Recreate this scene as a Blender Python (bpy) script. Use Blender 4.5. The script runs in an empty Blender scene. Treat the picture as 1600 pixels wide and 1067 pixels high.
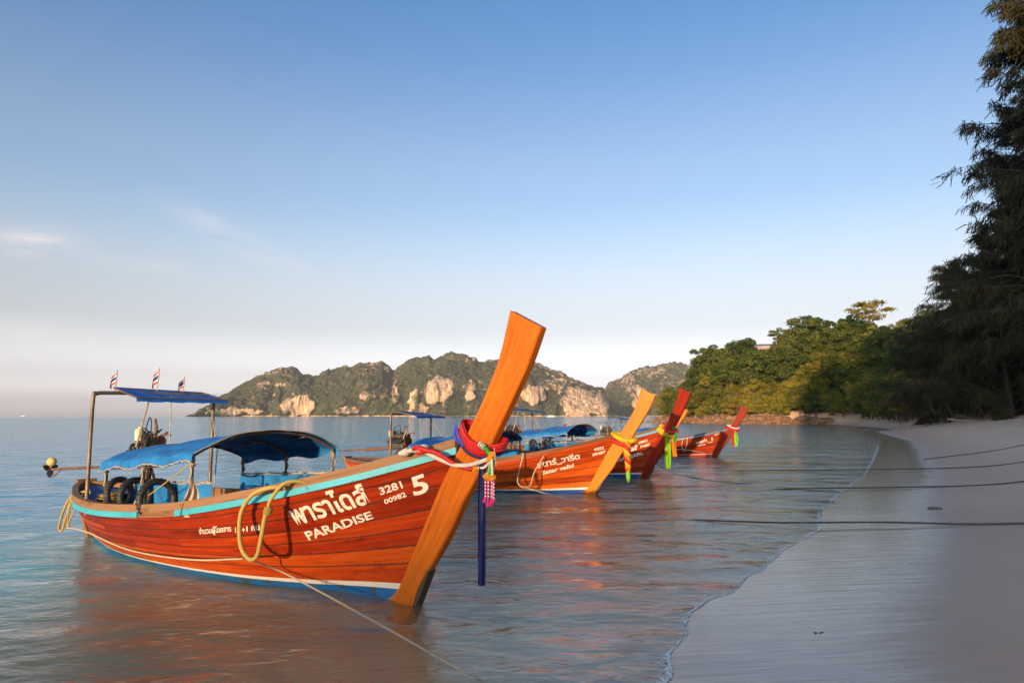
import bpy, bmesh, math, random
import numpy as np
from mathutils import Vector, Matrix

# ------------------------------------------------------------------ camera, sky, sun, exposure
scene = bpy.context.scene
R = math.radians
CAM_H = 1.70
PITCH = math.atan((650 - 533.5) / 1067.0)
cam_d = bpy.data.cameras.new('camera')
cam_d.sensor_width = 36.0
cam_d.lens = 24.0
cam_d.clip_start = 0.05
cam_d.clip_end = 60000.0
cam = bpy.data.objects.new('camera', cam_d)
scene.collection.objects.link(cam)
cam.location = (0, 0, CAM_H)
cam.rotation_euler = (math.pi / 2 + PITCH, 0, 0)
scene.camera = cam

SUN_AZ, SUN_EL = R(22.0), R(7.0)          # light travels towards (sin az, cos az)
sun_d = bpy.data.lights.new('sun', 'SUN')
sun_d.energy = 3.6
sun_d.angle = R(0.5)
sun_d.color = (1.0, 0.68, 0.38)
sun = bpy.data.objects.new('sun', sun_d)
scene.collection.objects.link(sun)
trav = Vector((math.sin(SUN_AZ) * math.cos(SUN_EL), math.cos(SUN_AZ) * math.cos(SUN_EL), -math.sin(SUN_EL)))
sun.rotation_euler = trav.to_track_quat('-Z', 'Y').to_euler()

world = bpy.data.worlds.new('World')
scene.world = world
world.use_nodes = True
wn, wl = world.node_tree.nodes, world.node_tree.links
wn.clear()
w_out = wn.new('ShaderNodeOutputWorld')
w_bg = wn.new('ShaderNodeBackground')
w_sky = wn.new('ShaderNodeTexSky')
w_sky.sky_type = 'NISHITA'
w_sky.sun_disc = False
w_sky.sun_elevation = SUN_EL
w_sky.sun_rotation = math.pi + SUN_AZ
w_sky.altitude = 0
w_sky.air_density = 1.0
w_sky.dust_density = 2.5
w_sky.ozone_density = 2.0
w_bg.inputs['Strength'].default_value = 0.142
# pale low haze all round the horizon, then thin cirrus wisps, over the clear sky
w_tc = wn.new('ShaderNodeTexCoord')
w_sep = wn.new('ShaderNodeSeparateXYZ')
wl.new(w_tc.outputs['Generated'], w_sep.inputs['Vector'])
w_tint = wn.new('ShaderNodeMix')
w_tint.data_type = 'RGBA'
w_tint.blend_type = 'MULTIPLY'
w_tint.inputs['Factor'].default_value = 1.0
w_tint.inputs['B'].default_value = (0.60, 0.83, 1.06, 1)
wl.new(w_sky.outputs['Color'], w_tint.inputs['A'])
def w_ramp(stops):
    r = wn.new('ShaderNodeValToRGB')
    r.color_ramp.interpolation = 'EASE'
    el = r.color_ramp.elements
    for i, (p, c) in enumerate(stops):
        e = el[i] if i < 2 else el.new(p)
        e.position = p
        e.color = (*c, 1)
    wl.new(w_sep.outputs['Z'], r.inputs['Fac'])
    return r
def w_math(op, a, b=None, c=None):
    n = wn.new('ShaderNodeMath')
    n.operation = op
    for i, t in enumerate((a, b, c)):
        if t is None: continue
        if isinstance(t, (int, float)): n.inputs[i].default_value = t
        else: wl.new(t, n.inputs[i])
    return n.outputs[0]
# the low air is as bright as the sky there but paler
w_bw = wn.new('ShaderNodeRGBToBW')
wl.new(w_sky.outputs['Color'], w_bw.inputs['Color'])
w_hc = w_ramp([(0.0, (0.93, 0.90, 0.94)), (0.025, (0.50, 0.485, 0.505)), (0.06, (0.315, 0.305, 0.315)), (0.13, (0.195, 0.195, 0.20)), (0.315, (0.285, 0.285, 0.278)), (1.0, (0.285, 0.285, 0.278))])
w_hf = w_ramp([(0.0, (0.92,) * 3), (0.12, (0.80,) * 3), (0.315, (0.25,) * 3), (0.56, (0.0,) * 3), (1.0, (0.0,) * 3)])
w_hs = wn.new('ShaderNodeVectorMath')
w_hs.operation = 'SCALE'
wl.new(w_math('MULTIPLY', w_bw.outputs['Val'], 6.0), w_hs.inputs['Scale'])
wl.new(w_hc.outputs['Color'], w_hs.inputs[0])
w_haze = wn.new('ShaderNodeMix')
w_haze.data_type = 'RGBA'
wl.new(w_hf.outputs['Color'], w_haze.inputs['Factor'])
wl.new(w_tint.outputs['Result'], w_haze.inputs['A'])
wl.new(w_hs.outputs['Vector'], w_haze.inputs['B'])
# a few small cirrus wisps: azimuth, height, half width, half height, tilt, strength
w_az = w_math('ARCTAN2', w_sep.outputs['X'], w_sep.outputs['Y'])
w_map = wn.new('ShaderNodeMapping')
w_map.inputs['Rotation'].default_value = (0, 0.45, 0.2)
w_map.inputs['Scale'].default_value = (7.0, 7.0, 26.0)
w_n1 = wn.new('ShaderNodeTexNoise')
w_n1.inputs['Scale'].default_value = 1.5
w_n1.inputs['Detail'].default_value = 7
w_n1.inputs['Roughness'].default_value = 0.62
w_n1.inputs['Distortion'].default_value = 0.7
wl.new(w_tc.outputs['Generated'], w_map.inputs['Vector'])
wl.new(w_map.outputs['Vector'], w_n1.inputs['Vector'])
w_tot = 0.0
for (az0, z0, wa, wz, tilt, amp) in ((-0.621, 0.206, 0.040, 0.016, 0.05, 1.0), (-0.385, 0.234, 0.085, 0.015, -0.40, 0.65), (-0.513, 0.193, 0.10, 0.012, -0.1, 0.35), (-0.308, 0.085, 0.032, 0.008, 0.0, 0.8),
                                     (0.225, 0.090, 0.030, 0.008, 0.0, 0.45), (-0.582, 0.100, 0.16, 0.018, -0.05, 0.45), (1.6, 0.25, 0.12, 0.02, 0.2, 0.6), (-1.7, 0.2, 0.12, 0.02, 0.1, 0.6), (2.6, 0.3, 0.1, 0.02, 0.1, 0.5)):
    da = w_math('SUBTRACT', w_az, az0); dz = w_math('SUBTRACT', w_sep.outputs['Z'], z0)
    dz = w_math('MULTIPLY_ADD', da, -tilt, dz)
    q = w_math('ADD', w_math('POWER', w_math('ABSOLUTE', w_math('DIVIDE', da, wa)), 2.0), w_math('POWER', w_math('ABSOLUTE', w_math('DIVIDE', dz, wz)), 2.0))
    g_ = w_math('EXPONENT', w_math('MULTIPLY', q, -1.0))
    w_tot = w_math('MULTIPLY_ADD', g_, amp, w_tot)
w_r = wn.new('ShaderNodeMapRange')
w_r.inputs['From Min'].default_value = 0.36
w_r.inputs['From Max'].default_value = 0.78
wl.new(w_n1.outputs['Fac'], w_r.inputs['Value'])
w_cf = w_math('MINIMUM', w_math('MULTIPLY', w_r.outputs['Result'], w_tot), 0.75)
w_mix = wn.new('ShaderNodeMix')
w_mix.data_type = 'RGBA'
w_mix.inputs['B'].default_value = (3.1, 2.85, 2.85, 1)
wl.new(w_cf, w_mix.inputs['Factor'])
wl.new(w_haze.outputs['Result'], w_mix.inputs['A'])
wl.new(w_mix.outputs['Result'], w_bg.inputs['Color'])
wl.new(w_bg.outputs['Background'], w_out.inputs['Surface'])

scene.view_settings.view_transform = 'Standard'
scene.view_settings.look = 'None'
scene.view_settings.exposure = 1.07
scene.view_settings.gamma = 1.0
scene.view_settings.use_curve_mapping = False
scene.cycles.max_bounces = 8
scene.cycles.transparent_max_bounces = 16
scene.cycles.caustics_reflective = False
scene.cycles.caustics_refractive = False
scene.cycles.use_denoising = True

rng = np.random.default_rng(7)
random.seed(7)
COL = scene.collection

# ------------------------------------------------------------------ noise
def _hash(ix, iy, iz, seed):
    h = (ix.astype(np.int64) * 374761393 + iy.astype(np.int64) * 668265263 + iz.astype(np.int64) * 2147483647 + seed * 144665) & 0xFFFFFFFF
    h = ((h ^ (h >> 13)) * 1274126177) & 0xFFFFFFFF
    h = h ^ (h >> 16)
    return (h & 0xFFFFFF) / float(0xFFFFFF)

def vnoise(x, y, z=0.0, seed=0):
    x = np.asarray(x, float); y = np.asarray(y, float); z = np.asarray(z, float) + 0 * x
    x0, y0, z0 = np.floor(x), np.floor(y), np.floor(z)
    fx, fy, fz = x - x0, y - y0, z - z0
    fx, fy, fz = [t * t * t * (t * (t * 6 - 15) + 10) for t in (fx, fy, fz)]
    r = 0
    for dx in (0, 1):
        for dy in (0, 1):
            for dz in (0, 1):
                w = (fx if dx else 1 - fx) * (fy if dy else 1 - fy) * (fz if dz else 1 - fz)
                r = r + w * _hash(x0 + dx, y0 + dy, z0 + dz, seed)
    return r * 2 - 1

def fbm(x, y, z=0.0, octv=4, seed=0, gain=0.5):
    a, r = 1.0, 0
    z = np.asarray(z, float)
    for o in range(octv):
        r = r + a * vnoise(np.asarray(x) * 2 ** o, np.asarray(y) * 2 ** o, z * 2 ** o, seed + 17 * o)
        a *= gain
    return r

def sstep(a, b, x):
    t = np.clip((np.asarray(x, float) - a) / (b - a), 0, 1)
    return t * t * (3 - 2 * t)

# ------------------------------------------------------------------ objects
def tag(o, label=None, cat=None, group=None, kind=None):
    if label: o['label'] = label
    if cat: o['category'] = cat
    if group: o['group'] = group
    if kind: o['kind'] = kind
    return o

def empty(name, loc=(0, 0, 0), rz=0.0, parent=None):
    o = bpy.data.objects.new(name, None)
    o.empty_display_size = 0.2
    COL.objects.link(o)
    o.location = loc
    o.rotation_euler = (0, 0, rz)
    if parent is not None: o.parent = parent
    return o

def link_mesh(name, me, parent=None, loc=None):
    o = bpy.data.objects.new(name, me)
    COL.objects.link(o)
    if parent is not None: o.parent = parent
    if loc is not None: o.location = loc
    return o

def copy_tree(o, parent=None):
    c = o.copy()
    COL.objects.link(c)
    c.parent = parent
    for ch in o.children:
        copy_tree(ch, c)
    return c

class MB:
    """collects vertices, faces, uvs and material indices for one mesh"""
    def __init__(s):
        s.v, s.f, s.uv, s.mi = [], [], [], []
    def quadmesh(s, P, close_u=False, close_v=False, uv=None, mat=0, flip=False):
        """P: (nu, nv, 3) grid"""
        P = np.asarray(P, float)
        nu, nv = P.shape[:2]
        b = len(s.v)
        s.v.extend(map(tuple, P.reshape(-1, 3)))
        for i in range(nu if close_u else nu - 1):
            for j in range(nv if close_v else nv - 1):
                i2, j2 = (i + 1) % nu, (j + 1) % nv
                q = (b + i * nv + j, b + i2 * nv + j, b + i2 * nv + j2, b + i * nv + j2)
                u = None
                if uv is not None:
                    I2 = i + 1 if i + 1 < uv.shape[0] else i2
                    J2 = j + 1 if j + 1 < uv.shape[1] else j2
                    u = [tuple(uv[i, j]), tuple(uv[I2, j]), tuple(uv[I2, J2]), tuple(uv[i, J2])]
                if flip:
                    q = q[::-1]
                    u = u[::-1] if u else None
                s.f.append(q); s.uv.append(u); s.mi.append(mat)
        return b
    def face(s, pts, mat=0, uv=None):
        b = len(s.v)
        s.v.extend(map(tuple, pts))
        s.f.append(tuple(range(b, b + len(pts)))); s.uv.append(uv); s.mi.append(mat)
    def box(s, c, size, rot=None, mat=0):
        c = Vector(c); hx, hy, hz = [t / 2 for t in size]
        L = []
        for x, y, z in ((-1, -1, -1), (1, -1, -1), (1, 1, -1), (-1, 1, -1), (-1, -1, 1), (1, -1, 1), (1, 1, 1), (-1, 1, 1)):
            p = Vector((x * hx, y * hy, z * hz))
            if rot is not None: p = rot @ p
            L.append(tuple(c + p))
        b = len(s.v); s.v.extend(L)
        ln = size[0]
        for q in ((0, 3, 2, 1), (4, 5, 6, 7), (0, 1, 5, 4), (1, 2, 6, 5), (2, 3, 7, 6), (3, 0, 4, 7)):
            s.f.append(tuple(b + k for k in q))
            s.uv.append([(L[k][0], L[k][1] + L[k][2]) for k in q]); s.mi.append(mat)
    def tube(s, pts, r, n=8, mat=0, caps=True, twist=None):
        """tube along a polyline; r scalar or per point"""
        P = [Vector(p) for p in pts]
        rs = [r] * len(P) if np.isscalar(r) else list(r)
        rings = []
        t0 = (P[1] - P[0]).normalized()
        up = Vector((0, 0, 1)) if abs(t0.z) < 0.9 else Vector((1, 0, 0))
        nrm = (up - t0 * up.dot(t0)).normalized()
        ln = 0.0; lens = []
        for i, p in enumerate(P):
            t = (P[min(i + 1, len(P) - 1)] - P[max(i - 1, 0)])
            if t.length < 1e-9: t = t0.copy()
            t.normalize()
            nrm = nrm - t * nrm.dot(t)
            if nrm.length < 1e-6: nrm = t.orthogonal()
            nrm.normalize()
            bn = t.cross(nrm)
            if i: ln += (p - P[i - 1]).length
            lens.append(ln)
            rings.append([tuple(p + (nrm * math.cos(a) + bn * math.sin(a)) * rs[i]) for a in [2 * math.pi * k / n for k in range(n)]])
        uv = np.array([[(lens[i], k / n * 6.283 * max(rs[i], 1e-4)) for k in range(n + 1)] for i in range(len(P))])
        b = s.quadmesh(np.array(rings), close_v=True, uv=uv, mat=mat, flip=True)
        if caps:
            m = len(P)
            s.f.append(tuple(b + k for k in range(n))); s.uv.append(None); s.mi.append(mat)
            s.f.append(tuple(b + (m - 1) * n + k for k in range(n))[::-1]); s.uv.append(None); s.mi.append(mat)
    def lathe(s, c, axis, prof, n=12, mat=0):
        """prof: list of (t along axis, radius)"""
        a = Vector(axis).normalized(); c = Vector(c)
        u = a.orthogonal().normalized(); w = a.cross(u)
        P = [[tuple(c + a * t + (u * math.cos(k * 2 * math.pi / n) + w * math.sin(k * 2 * math.pi / n)) * max(r, 1e-4)) for k in range(n)] for t, r in prof]
        b = s.quadmesh(np.array(P), close_v=True, mat=mat, flip=True)
    def sphere(s, c, r, n=8, m=6, mat=0):
        rx, ry, rz = (r, r, r) if np.isscalar(r) else r
        P = [[(c[0] + rx * math.sin(math.pi * i / m) * math.cos(2 * math.pi * k / n), c[1] + ry * math.sin(math.pi * i / m) * math.sin(2 * math.pi * k / n), c[2] + rz * math.cos(math.pi * i / m)) for k in range(n)] for i in range(m + 1)]
        s.quadmesh(np.array(P), close_v=True, mat=mat)
    def torus(s, c, axis, R0, r0, n=20, m=8, mat=0, squash=1.0):
        a = Vector(axis).normalized(); c = Vector(c)
        u = Vector((0, 0, 1)); u = (u - a * u.dot(a)).normalized(); w = a.cross(u)
        P = []
        for i in range(n):
            th = 2 * math.pi * i / n
            d = u * math.cos(th) * squash + w * math.sin(th)
            P.append([tuple(c + d * (R0 + r0 * math.cos(ph)) + a * r0 * math.sin(ph)) for ph in [2 * math.pi * k / m for k in range(m)]])
        s.quadmesh(np.array(P), close_u=True, close_v=True, mat=mat)
    def mesh(s, name, mats, smooth=False, attr=None):
        me = bpy.data.meshes.new(name)
        me.from_pydata(s.v, [], s.f)
        if not isinstance(mats, (list, tuple)): mats = [mats]
        for m in mats: me.materials.append(m)
        if len(mats) > 1: me.polygons.foreach_set('material_index', s.mi)
        if any(u is not None for u in s.uv):
            ul = me.uv_layers.new(name='UVMap')
            flat = []
            for f, u in zip(s.f, s.uv):
                if u is None: flat.extend([0.0, 0.0] * len(f))
                else:
                    for a in u: flat.extend((float(a[0]), float(a[1])))
            ul.data.foreach_set('uv', flat)
        if smooth: me.polygons.foreach_set('use_smooth', [True] * len(s.f))
        me.update()
        if smooth: me.set_sharp_from_angle(angle=R(48))
        return me
    def build(s, name, mats, parent=None, smooth=False, loc=None):
        return link_mesh(name, s.mesh(name, mats, smooth), parent, loc)

def np_mesh(name, V, F, mat, smooth=True, attrs=None):
    """fast mesh from numpy verts (n,3) and quads (m,4)"""
    V = np.asarray(V, np.float32); F = np.asarray(F, np.int32)
    k = F.shape[1]
    me = bpy.data.meshes.new(name)
    me.vertices.add(len(V)); me.vertices.foreach_set('co', V.ravel())
    me.loops.add(F.size); me.loops.foreach_set('vertex_index', F.ravel())
    me.polygons.add(len(F))
    me.polygons.foreach_set('loop_start', np.arange(0, F.size, k, dtype=np.int32))
    me.polygons.foreach_set('loop_total', np.full(len(F), k, np.int32))
    me.polygons.foreach_set('use_smooth', np.full(len(F), smooth))
    for m in (mat if isinstance(mat, (list, tuple)) else [mat]): me.materials.append(m)
    for an, av in (attrs or {}).items():
        a = me.attributes.new(an, 'FLOAT', 'POINT')
        a.data.foreach_set('value', np.asarray(av, np.float32).ravel())
    me.update(calc_edges=True)
    me.validate()
    return me

def grid_faces(nu, nv, close_u=False):
    i = np.arange(nu if close_u else nu - 1)[:, None]; j = np.arange(nv - 1)[None, :]
    i2 = (i + 1) % nu
    return np.stack([i * nv + j, i2 * nv + j, i2 * nv + j + 1, i * nv + j + 1], -1).reshape(-1, 4)

# ------------------------------------------------------------------ materials
def mat(name):
    m = bpy.data.materials.new(name)
    m.use_nodes = True
    nt = m.node_tree
    b = nt.nodes['Principled BSDF']
    return m, nt, b

def N(nt, typ, **kw):
    n = nt.nodes.new(typ)
    for k, v in kw.items():
        if k.startswith('i_'):
            key = k[2:].replace('_', ' ')
            n.inputs[key].default_value = v
        else: setattr(n, k, v)
    return n

def ramp(nt, stops, fac=None):
    r = nt.nodes.new('ShaderNodeValToRGB')
    el = r.color_ramp.elements
    el[0].position, el[0].color = stops[0][0], (*stops[0][1], 1)
    el[1].position, el[1].color = stops[1][0], (*stops[1][1], 1)
    for p, c in stops[2:]:
        e = el.new(p); e.color = (*c, 1)
    if fac is not None: nt.links.new(fac, r.inputs['Fac'])
    return r

def noise_mat(name, c1, c2, scale=4.0, rough=0.6, detail=4, bump=0.0, bscale=None, coord='Object', stretch=None, coat=0.0, spec=None, metallic=0.0, lo=0.3, hi=0.7, bdist=0.02):
    m, nt, b = mat(name)
    tc = N(nt, 'ShaderNodeTexCoord')
    src = tc.outputs[coord]
    if stretch:
        mp = N(nt, 'ShaderNodeMapping'); mp.inputs['Scale'].default_value = stretch
        nt.links.new(src, mp.inputs['Vector']); src = mp.outputs['Vector']
    n = N(nt, 'ShaderNodeTexNoise', i_Scale=scale, i_Detail=detail, i_Roughness=0.6)
    nt.links.new(src, n.inputs['Vector'])
    r = ramp(nt, [(lo, c1), (hi, c2)], n.outputs['Fac'])
    nt.links.new(r.outputs['Color'], b.inputs['Base Color'])
    b.inputs['Roughness'].default_value = rough
    b.inputs['Metallic'].default_value = metallic
    if coat: b.inputs['Coat Weight'].default_value = coat; b.inputs['Coat Roughness'].default_value = 0.2
    if spec is not None: b.inputs['Specular IOR Level'].default_value = spec
    if bump:
        n2 = N(nt, 'ShaderNodeTexNoise', i_Scale=bscale or scale * 3, i_Detail=5)
        nt.links.new(src, n2.inputs['Vector'])
        bp = N(nt, 'ShaderNodeBump', i_Strength=bump, i_Distance=bdist)
        nt.links.new(n2.outputs['Fac'], bp.inputs['Height'])
        nt.links.new(bp.outputs['Normal'], b.inputs['Normal'])
    return m
# ------------------------------------------------------------------ ground, sea
SHORE = np.array([(-30, -160), (-16, -80), (-7, -30), (-3.2, -10), (-1.5, -3), (-0.35, 1.5), (0.55, 3.6), (0.9, 4.59), (1.13, 5.15), (1.57, 6.11), (2.26, 7.11), (2.91, 8.0),
                  (4.61, 10.38), (5.59, 12.42), (7.55, 15.48), (10.26, 19.51), (12.4, 23.13), (17.5, 32), (25.44, 46.07), (36, 68), (47.88, 91.96), (58, 119), (64.5, 139),
                  (62, 147), (54, 152), (47, 163), (40.5, 180), (38, 196), (46, 225), (90, 300), (260, 420), (900, 800), (5000, 2500)], float)

def shore_dist(x, y):
    """signed distance to the shoreline: positive on land"""
    x = np.asarray(x, float); y = np.asarray(y, float)
    best = np.full(x.shape, 1e18); sgn = np.ones(x.shape)
    for (x0, y0), (x1, y1) in zip(SHORE[:-1], SHORE[1:]):
        dx, dy = x1 - x0, y1 - y0
        t = np.clip(((x - x0) * dx + (y - y0) * dy) / (dx * dx + dy * dy), 0, 1)
        ex, ey = x - (x0 + t * dx), y - (y0 + t * dy)
        q = ex * ex + ey * ey
        cr = dx * ey - dy * ex
        upd = q < best - 1e-9
        best = np.where(upd, q, best)
        sgn = np.where(upd, np.where(cr < 0, 1.0, -1.0), sgn)
    return np.sqrt(best) * sgn

SIL_U = [1000, 1030, 1045, 1080, 1100, 1130, 1160, 1200, 1225, 1260, 1300, 1340, 1400, 1440, 1480, 1700]
SIL_V = [625, 604, 586, 566, 551, 546, 543, 545, 530, 508, 497, 507, 498, 502, 490, 480]

def hill_h(x, y, d):
    u = 800 + 1067 * x / np.maximum(y, 1.0)
    v = np.interp(u, SIL_U, SIL_V)
    h = (650 - v) / 1067 * np.clip(y, 1, 205) - 11.8
    far = sstep(60, 95, y)
    return sstep(2.5, 24, d) * np.maximum(h, 0) * far

def ground_z(x, y):
    x = np.asarray(x, float); y = np.asarray(y, float)
    d0 = shore_dist(x, y)
    rr = np.hypot(x, y)
    sc = np.clip(rr / 10, 0.6, 8)
    d = d0 + sc * 0.16 * fbm(x / (1.3 * sc), y / (1.3 * sc), 0.0, 2, 5) * np.exp(-np.abs(d0) / (2.5 * sc)) + 0.05 * vnoise(x * 3.2, y * 3.2, 0.0, 9) * np.exp(-np.abs(d0) / 0.8)
    under = -3.6 * (1 - np.exp(np.minimum(d, 0) * 0.085 / 3.6))
    land = 0.05 * np.clip(d, 0, 3) + 0.16 * np.clip(d - 3, 0, 14) + 0.02 * np.clip(d - 17, 0, 60)
    z = np.where(d < 0, under, land)
    z = z + sstep(4, 8, d) * 0.05 * fbm(x / 0.6, y / 0.6, 0.0, 3, 21)
    z = z + np.where(d > 4, hill_h(x, y, d0), 0)
    return z, d

def polar_grid(radii, n_front, n_back, half=62):
    a = np.concatenate([np.linspace(-half, half, n_front), np.linspace(half, 360 - half, n_back + 1)[1:-1]])
    a = np.radians(a)
    A, Rr = np.meshgrid(a, radii, indexing='ij')
    return Rr * np.sin(A), Rr * np.cos(A), len(a), len(radii)

# sand, wet sand, sea bed: one sheet
m_sand, nt, b = mat('sand')
at = N(nt, 'ShaderNodeAttribute', attribute_name='shore')
geo = N(nt, 'ShaderNodeNewGeometry')
sep = N(nt, 'ShaderNodeSeparateXYZ')
nt.links.new(geo.outputs['Position'], sep.inputs['Vector'])
n_big = N(nt, 'ShaderNodeTexNoise', i_Scale=0.35, i_Detail=4)
nt.links.new(geo.outputs['Position'], n_big.inputs['Vector'])
n_gr = N(nt, 'ShaderNodeTexNoise', i_Scale=160.0, i_Detail=3)
nt.links.new(geo.outputs['Position'], n_gr.inputs['Vector'])
# streaks left by the backwash run across the beach
mp = N(nt, 'ShaderNodeMapping'); mp.inputs['Rotation'].default_value = (0, 0, R(-4)); mp.inputs['Scale'].default_value = (0.55, 6.5, 1)
nt.links.new(geo.outputs['Position'], mp.inputs['Vector'])
n_st = N(nt, 'ShaderNodeTexNoise', i_Scale=1.6, i_Detail=5, i_Roughness=0.62, i_Distortion=0.25)
nt.links.new(mp.outputs['Vector'], n_st.inputs['Vector'])
dry = ramp(nt, [(0.3, (0.80, 0.525, 0.36)), (0.7, (0.88, 0.60, 0.42))], n_big.outputs['Fac'])
gmix = N(nt, 'ShaderNodeMix', data_type='RGBA', blend_type='MULTIPLY', i_Factor=0.35)
gr = ramp(nt, [(0.25, (0.62, 0.6, 0.58)), (0.75, (1.0, 1.0, 1.0))], n_gr.outputs['Fac'])
nt.links.new(dry.outputs['Color'], gmix.inputs['A']); nt.links.new(gr.outputs['Color'], gmix.inputs['B'])
# wetness: distance from water edge, disturbed
wd = N(nt, 'ShaderNodeMath', operation='MULTIPLY_ADD'); wd.inputs[1].default_value = 1.1; 
sub = N(nt, 'ShaderNodeMath', operation='SUBTRACT'); sub.inputs[1].default_value = 0.5
nt.links.new(n_st.outputs['Fac'], sub.inputs[0]); nt.links.new(sub.outputs[0], wd.inputs[0]); nt.links.new(at.outputs['Fac'], wd.inputs[2])
wet = N(nt, 'ShaderNodeMapRange', interpolation_type='SMOOTHSTEP'); wet.inputs['From Min'].default_value = 1.0; wet.inputs['From Max'].default_value = 2.5
wet.inputs['To Min'].default_value = 1.0; wet.inputs['To Max'].default_value = 0.0
nt.links.new(wd.outputs[0], wet.inputs['Value'])
damp = N(nt, 'ShaderNodeMapRange', interpolation_type='SMOOTHSTEP'); damp.inputs['From Min'].default_value = 2.6; damp.inputs['From Max'].default_value = 5.5
damp.inputs['To Min'].default_value = 1.0; damp.inputs['To Max'].default_value = 0.0
nt.links.new(at.outputs['Fac'], damp.inputs['Value'])
dk = N(nt, 'ShaderNodeMix', data_type='RGBA', blend_type='MULTIPLY'); dk.inputs['B'].default_value = (0.86, 0.80, 0.77, 1)
nt.links.new(damp.outputs[0], dk.inputs['Factor']); nt.links.new(gmix.outputs['Result'], dk.inputs['A'])
wk = N(nt, 'ShaderNodeMix', data_type='RGBA', blend_type='MULTIPLY'); wk.inputs['B'].default_value = (0.72, 0.66, 0.60, 1)
nt.links.new(wet.outputs[0], wk.inputs['Factor']); nt.links.new(dk.outputs['Result'], wk.inputs['A'])
# deep water over the bed reads blue-green
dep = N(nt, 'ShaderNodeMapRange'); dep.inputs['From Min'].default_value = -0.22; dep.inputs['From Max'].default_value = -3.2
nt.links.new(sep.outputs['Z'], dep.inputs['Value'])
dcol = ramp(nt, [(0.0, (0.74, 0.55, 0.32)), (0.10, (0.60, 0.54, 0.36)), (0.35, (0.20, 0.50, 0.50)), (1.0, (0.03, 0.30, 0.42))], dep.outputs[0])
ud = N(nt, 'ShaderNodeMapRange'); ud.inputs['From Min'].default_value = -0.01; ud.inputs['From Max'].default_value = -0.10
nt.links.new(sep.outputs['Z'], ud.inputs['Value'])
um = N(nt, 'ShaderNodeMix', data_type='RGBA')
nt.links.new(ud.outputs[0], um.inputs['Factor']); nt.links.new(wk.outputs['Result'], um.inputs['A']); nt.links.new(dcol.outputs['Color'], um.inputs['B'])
# wooded land: leaf litter
litter = N(nt, 'ShaderNodeMapRange'); litter.inputs['From Min'].default_value = 2.35; litter.inputs['From Max'].default_value = 3.2
nt.links.new(sep.outputs['Z'], litter.inputs['Value'])
lm = N(nt, 'ShaderNodeMix', data_type='RGBA'); lm.inputs['B'].default_value = (0.055, 0.042, 0.025, 1)
nt.links.new(litter.outputs[0], lm.inputs['Factor']); nt.links.new(um.outputs['Result'], lm.inputs['A'])
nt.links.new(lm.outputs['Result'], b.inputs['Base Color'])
rg = N(nt, 'ShaderNodeMapRange'); rg.inputs['To Min'].default_value = 0.85; rg.inputs['To Max'].default_value = 0.13
nt.links.new(wet.outputs[0], rg.inputs['Value'])
nt.links.new(rg.outputs[0], b.inputs['Roughness'])
sp = N(nt, 'ShaderNodeMapRange'); sp.inputs['To Min'].default_value = 0.25; sp.inputs['To Max'].default_value = 0.75
nt.links.new(wet.outputs[0], sp.inputs['Value']); nt.links.new(sp.outputs[0], b.inputs['Specular IOR Level'])
bh = N(nt, 'ShaderNodeMath', operation='MULTIPLY_ADD'); bh.inputs[1].default_value = 0.06
nt.links.new(n_gr.outputs['Fac'], bh.inputs[0]); nt.links.new(n_st.outputs['Fac'], bh.inputs[2])
bp = N(nt, 'ShaderNodeBump', i_Strength=0.5, i_Distance=0.012)
nt.links.new(bh.outputs[0], bp.inputs['Height'])
# trampled dry sand higher up
n_ft = N(nt, 'ShaderNodeTexNoise', i_Scale=3.4, i_Detail=5)
nt.links.new(geo.outputs['Position'], n_ft.inputs['Vector'])
fts = N(nt, 'ShaderNodeMapRange'); fts.inputs['From Min'].default_value = 3.0; fts.inputs['From Max'].default_value = 7.0; fts.inputs['To Max'].default_value = 0.9
nt.links.new(at.outputs['Fac'], fts.inputs['Value'])
bp2 = N(nt, 'ShaderNodeBump', i_Distance=0.16)
nt.links.new(fts.outputs[0], bp2.inputs['Strength']); nt.links.new(n_ft.outputs['Fac'], bp2.inputs['Height'])
nt.links.new(bp.outputs['Normal'], bp2.inputs['Normal'])
nt.links.new(bp2.outputs['Normal'], b.inputs['Normal'])

radii = np.concatenate([[0.02], np.geomspace(0.7, 260, 520), np.geomspace(270, 6000, 30)])
X, Y, na, nr = polar_grid(radii, 420, 60)
Z, D = ground_z(X, Y)
me = np_mesh('beach', np.stack([X, Y, Z], -1).reshape(-1, 3), grid_faces(na, nr, True), m_sand, True, {'shore': D})
tag(link_mesh('beach', me), 'pale sand beach running down to the water and on as sea bed', kind='structure')

# sea
m_sea, nt, b = mat('sea_water')
nt.nodes.remove(b)
out = nt.nodes['Material Output']
geo = N(nt, 'ShaderNodeNewGeometry')
mpw = N(nt, 'ShaderNodeMapping'); mpw.inputs['Scale'].default_value = (0.75, 1.35, 1.0); mpw.inputs['Rotation'].default_value = (0, 0, R(28))
nt.links.new(geo.outputs['Position'], mpw.inputs['Vector'])
w1 = N(nt, 'ShaderNodeTexNoise', i_Scale=1.5, i_Detail=3, i_Roughness=0.5, i_Distortion=0.6)
w2 = N(nt, 'ShaderNodeTexNoise', i_Scale=9.0, i_Detail=4, i_Roughness=0.55, i_Distortion=0.8)
w3 = N(nt, 'ShaderNodeTexNoise', i_Scale=0.12, i_Detail=4, i_Roughness=0.6)
w4 = N(nt, 'ShaderNodeTexNoise', i_Scale=0.42, i_Detail=3, i_Roughness=0.55, i_Distortion=0.4)
b4 = N(nt, 'ShaderNodeBump', i_Strength=1.0, i_Distance=0.16)
for w in (w1, w2, w3, w4): nt.links.new(mpw.outputs['Vector'], w.inputs['Vector'])
b1 = N(nt, 'ShaderNodeBump', i_Strength=1.0, i_Distance=0.065)
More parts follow.
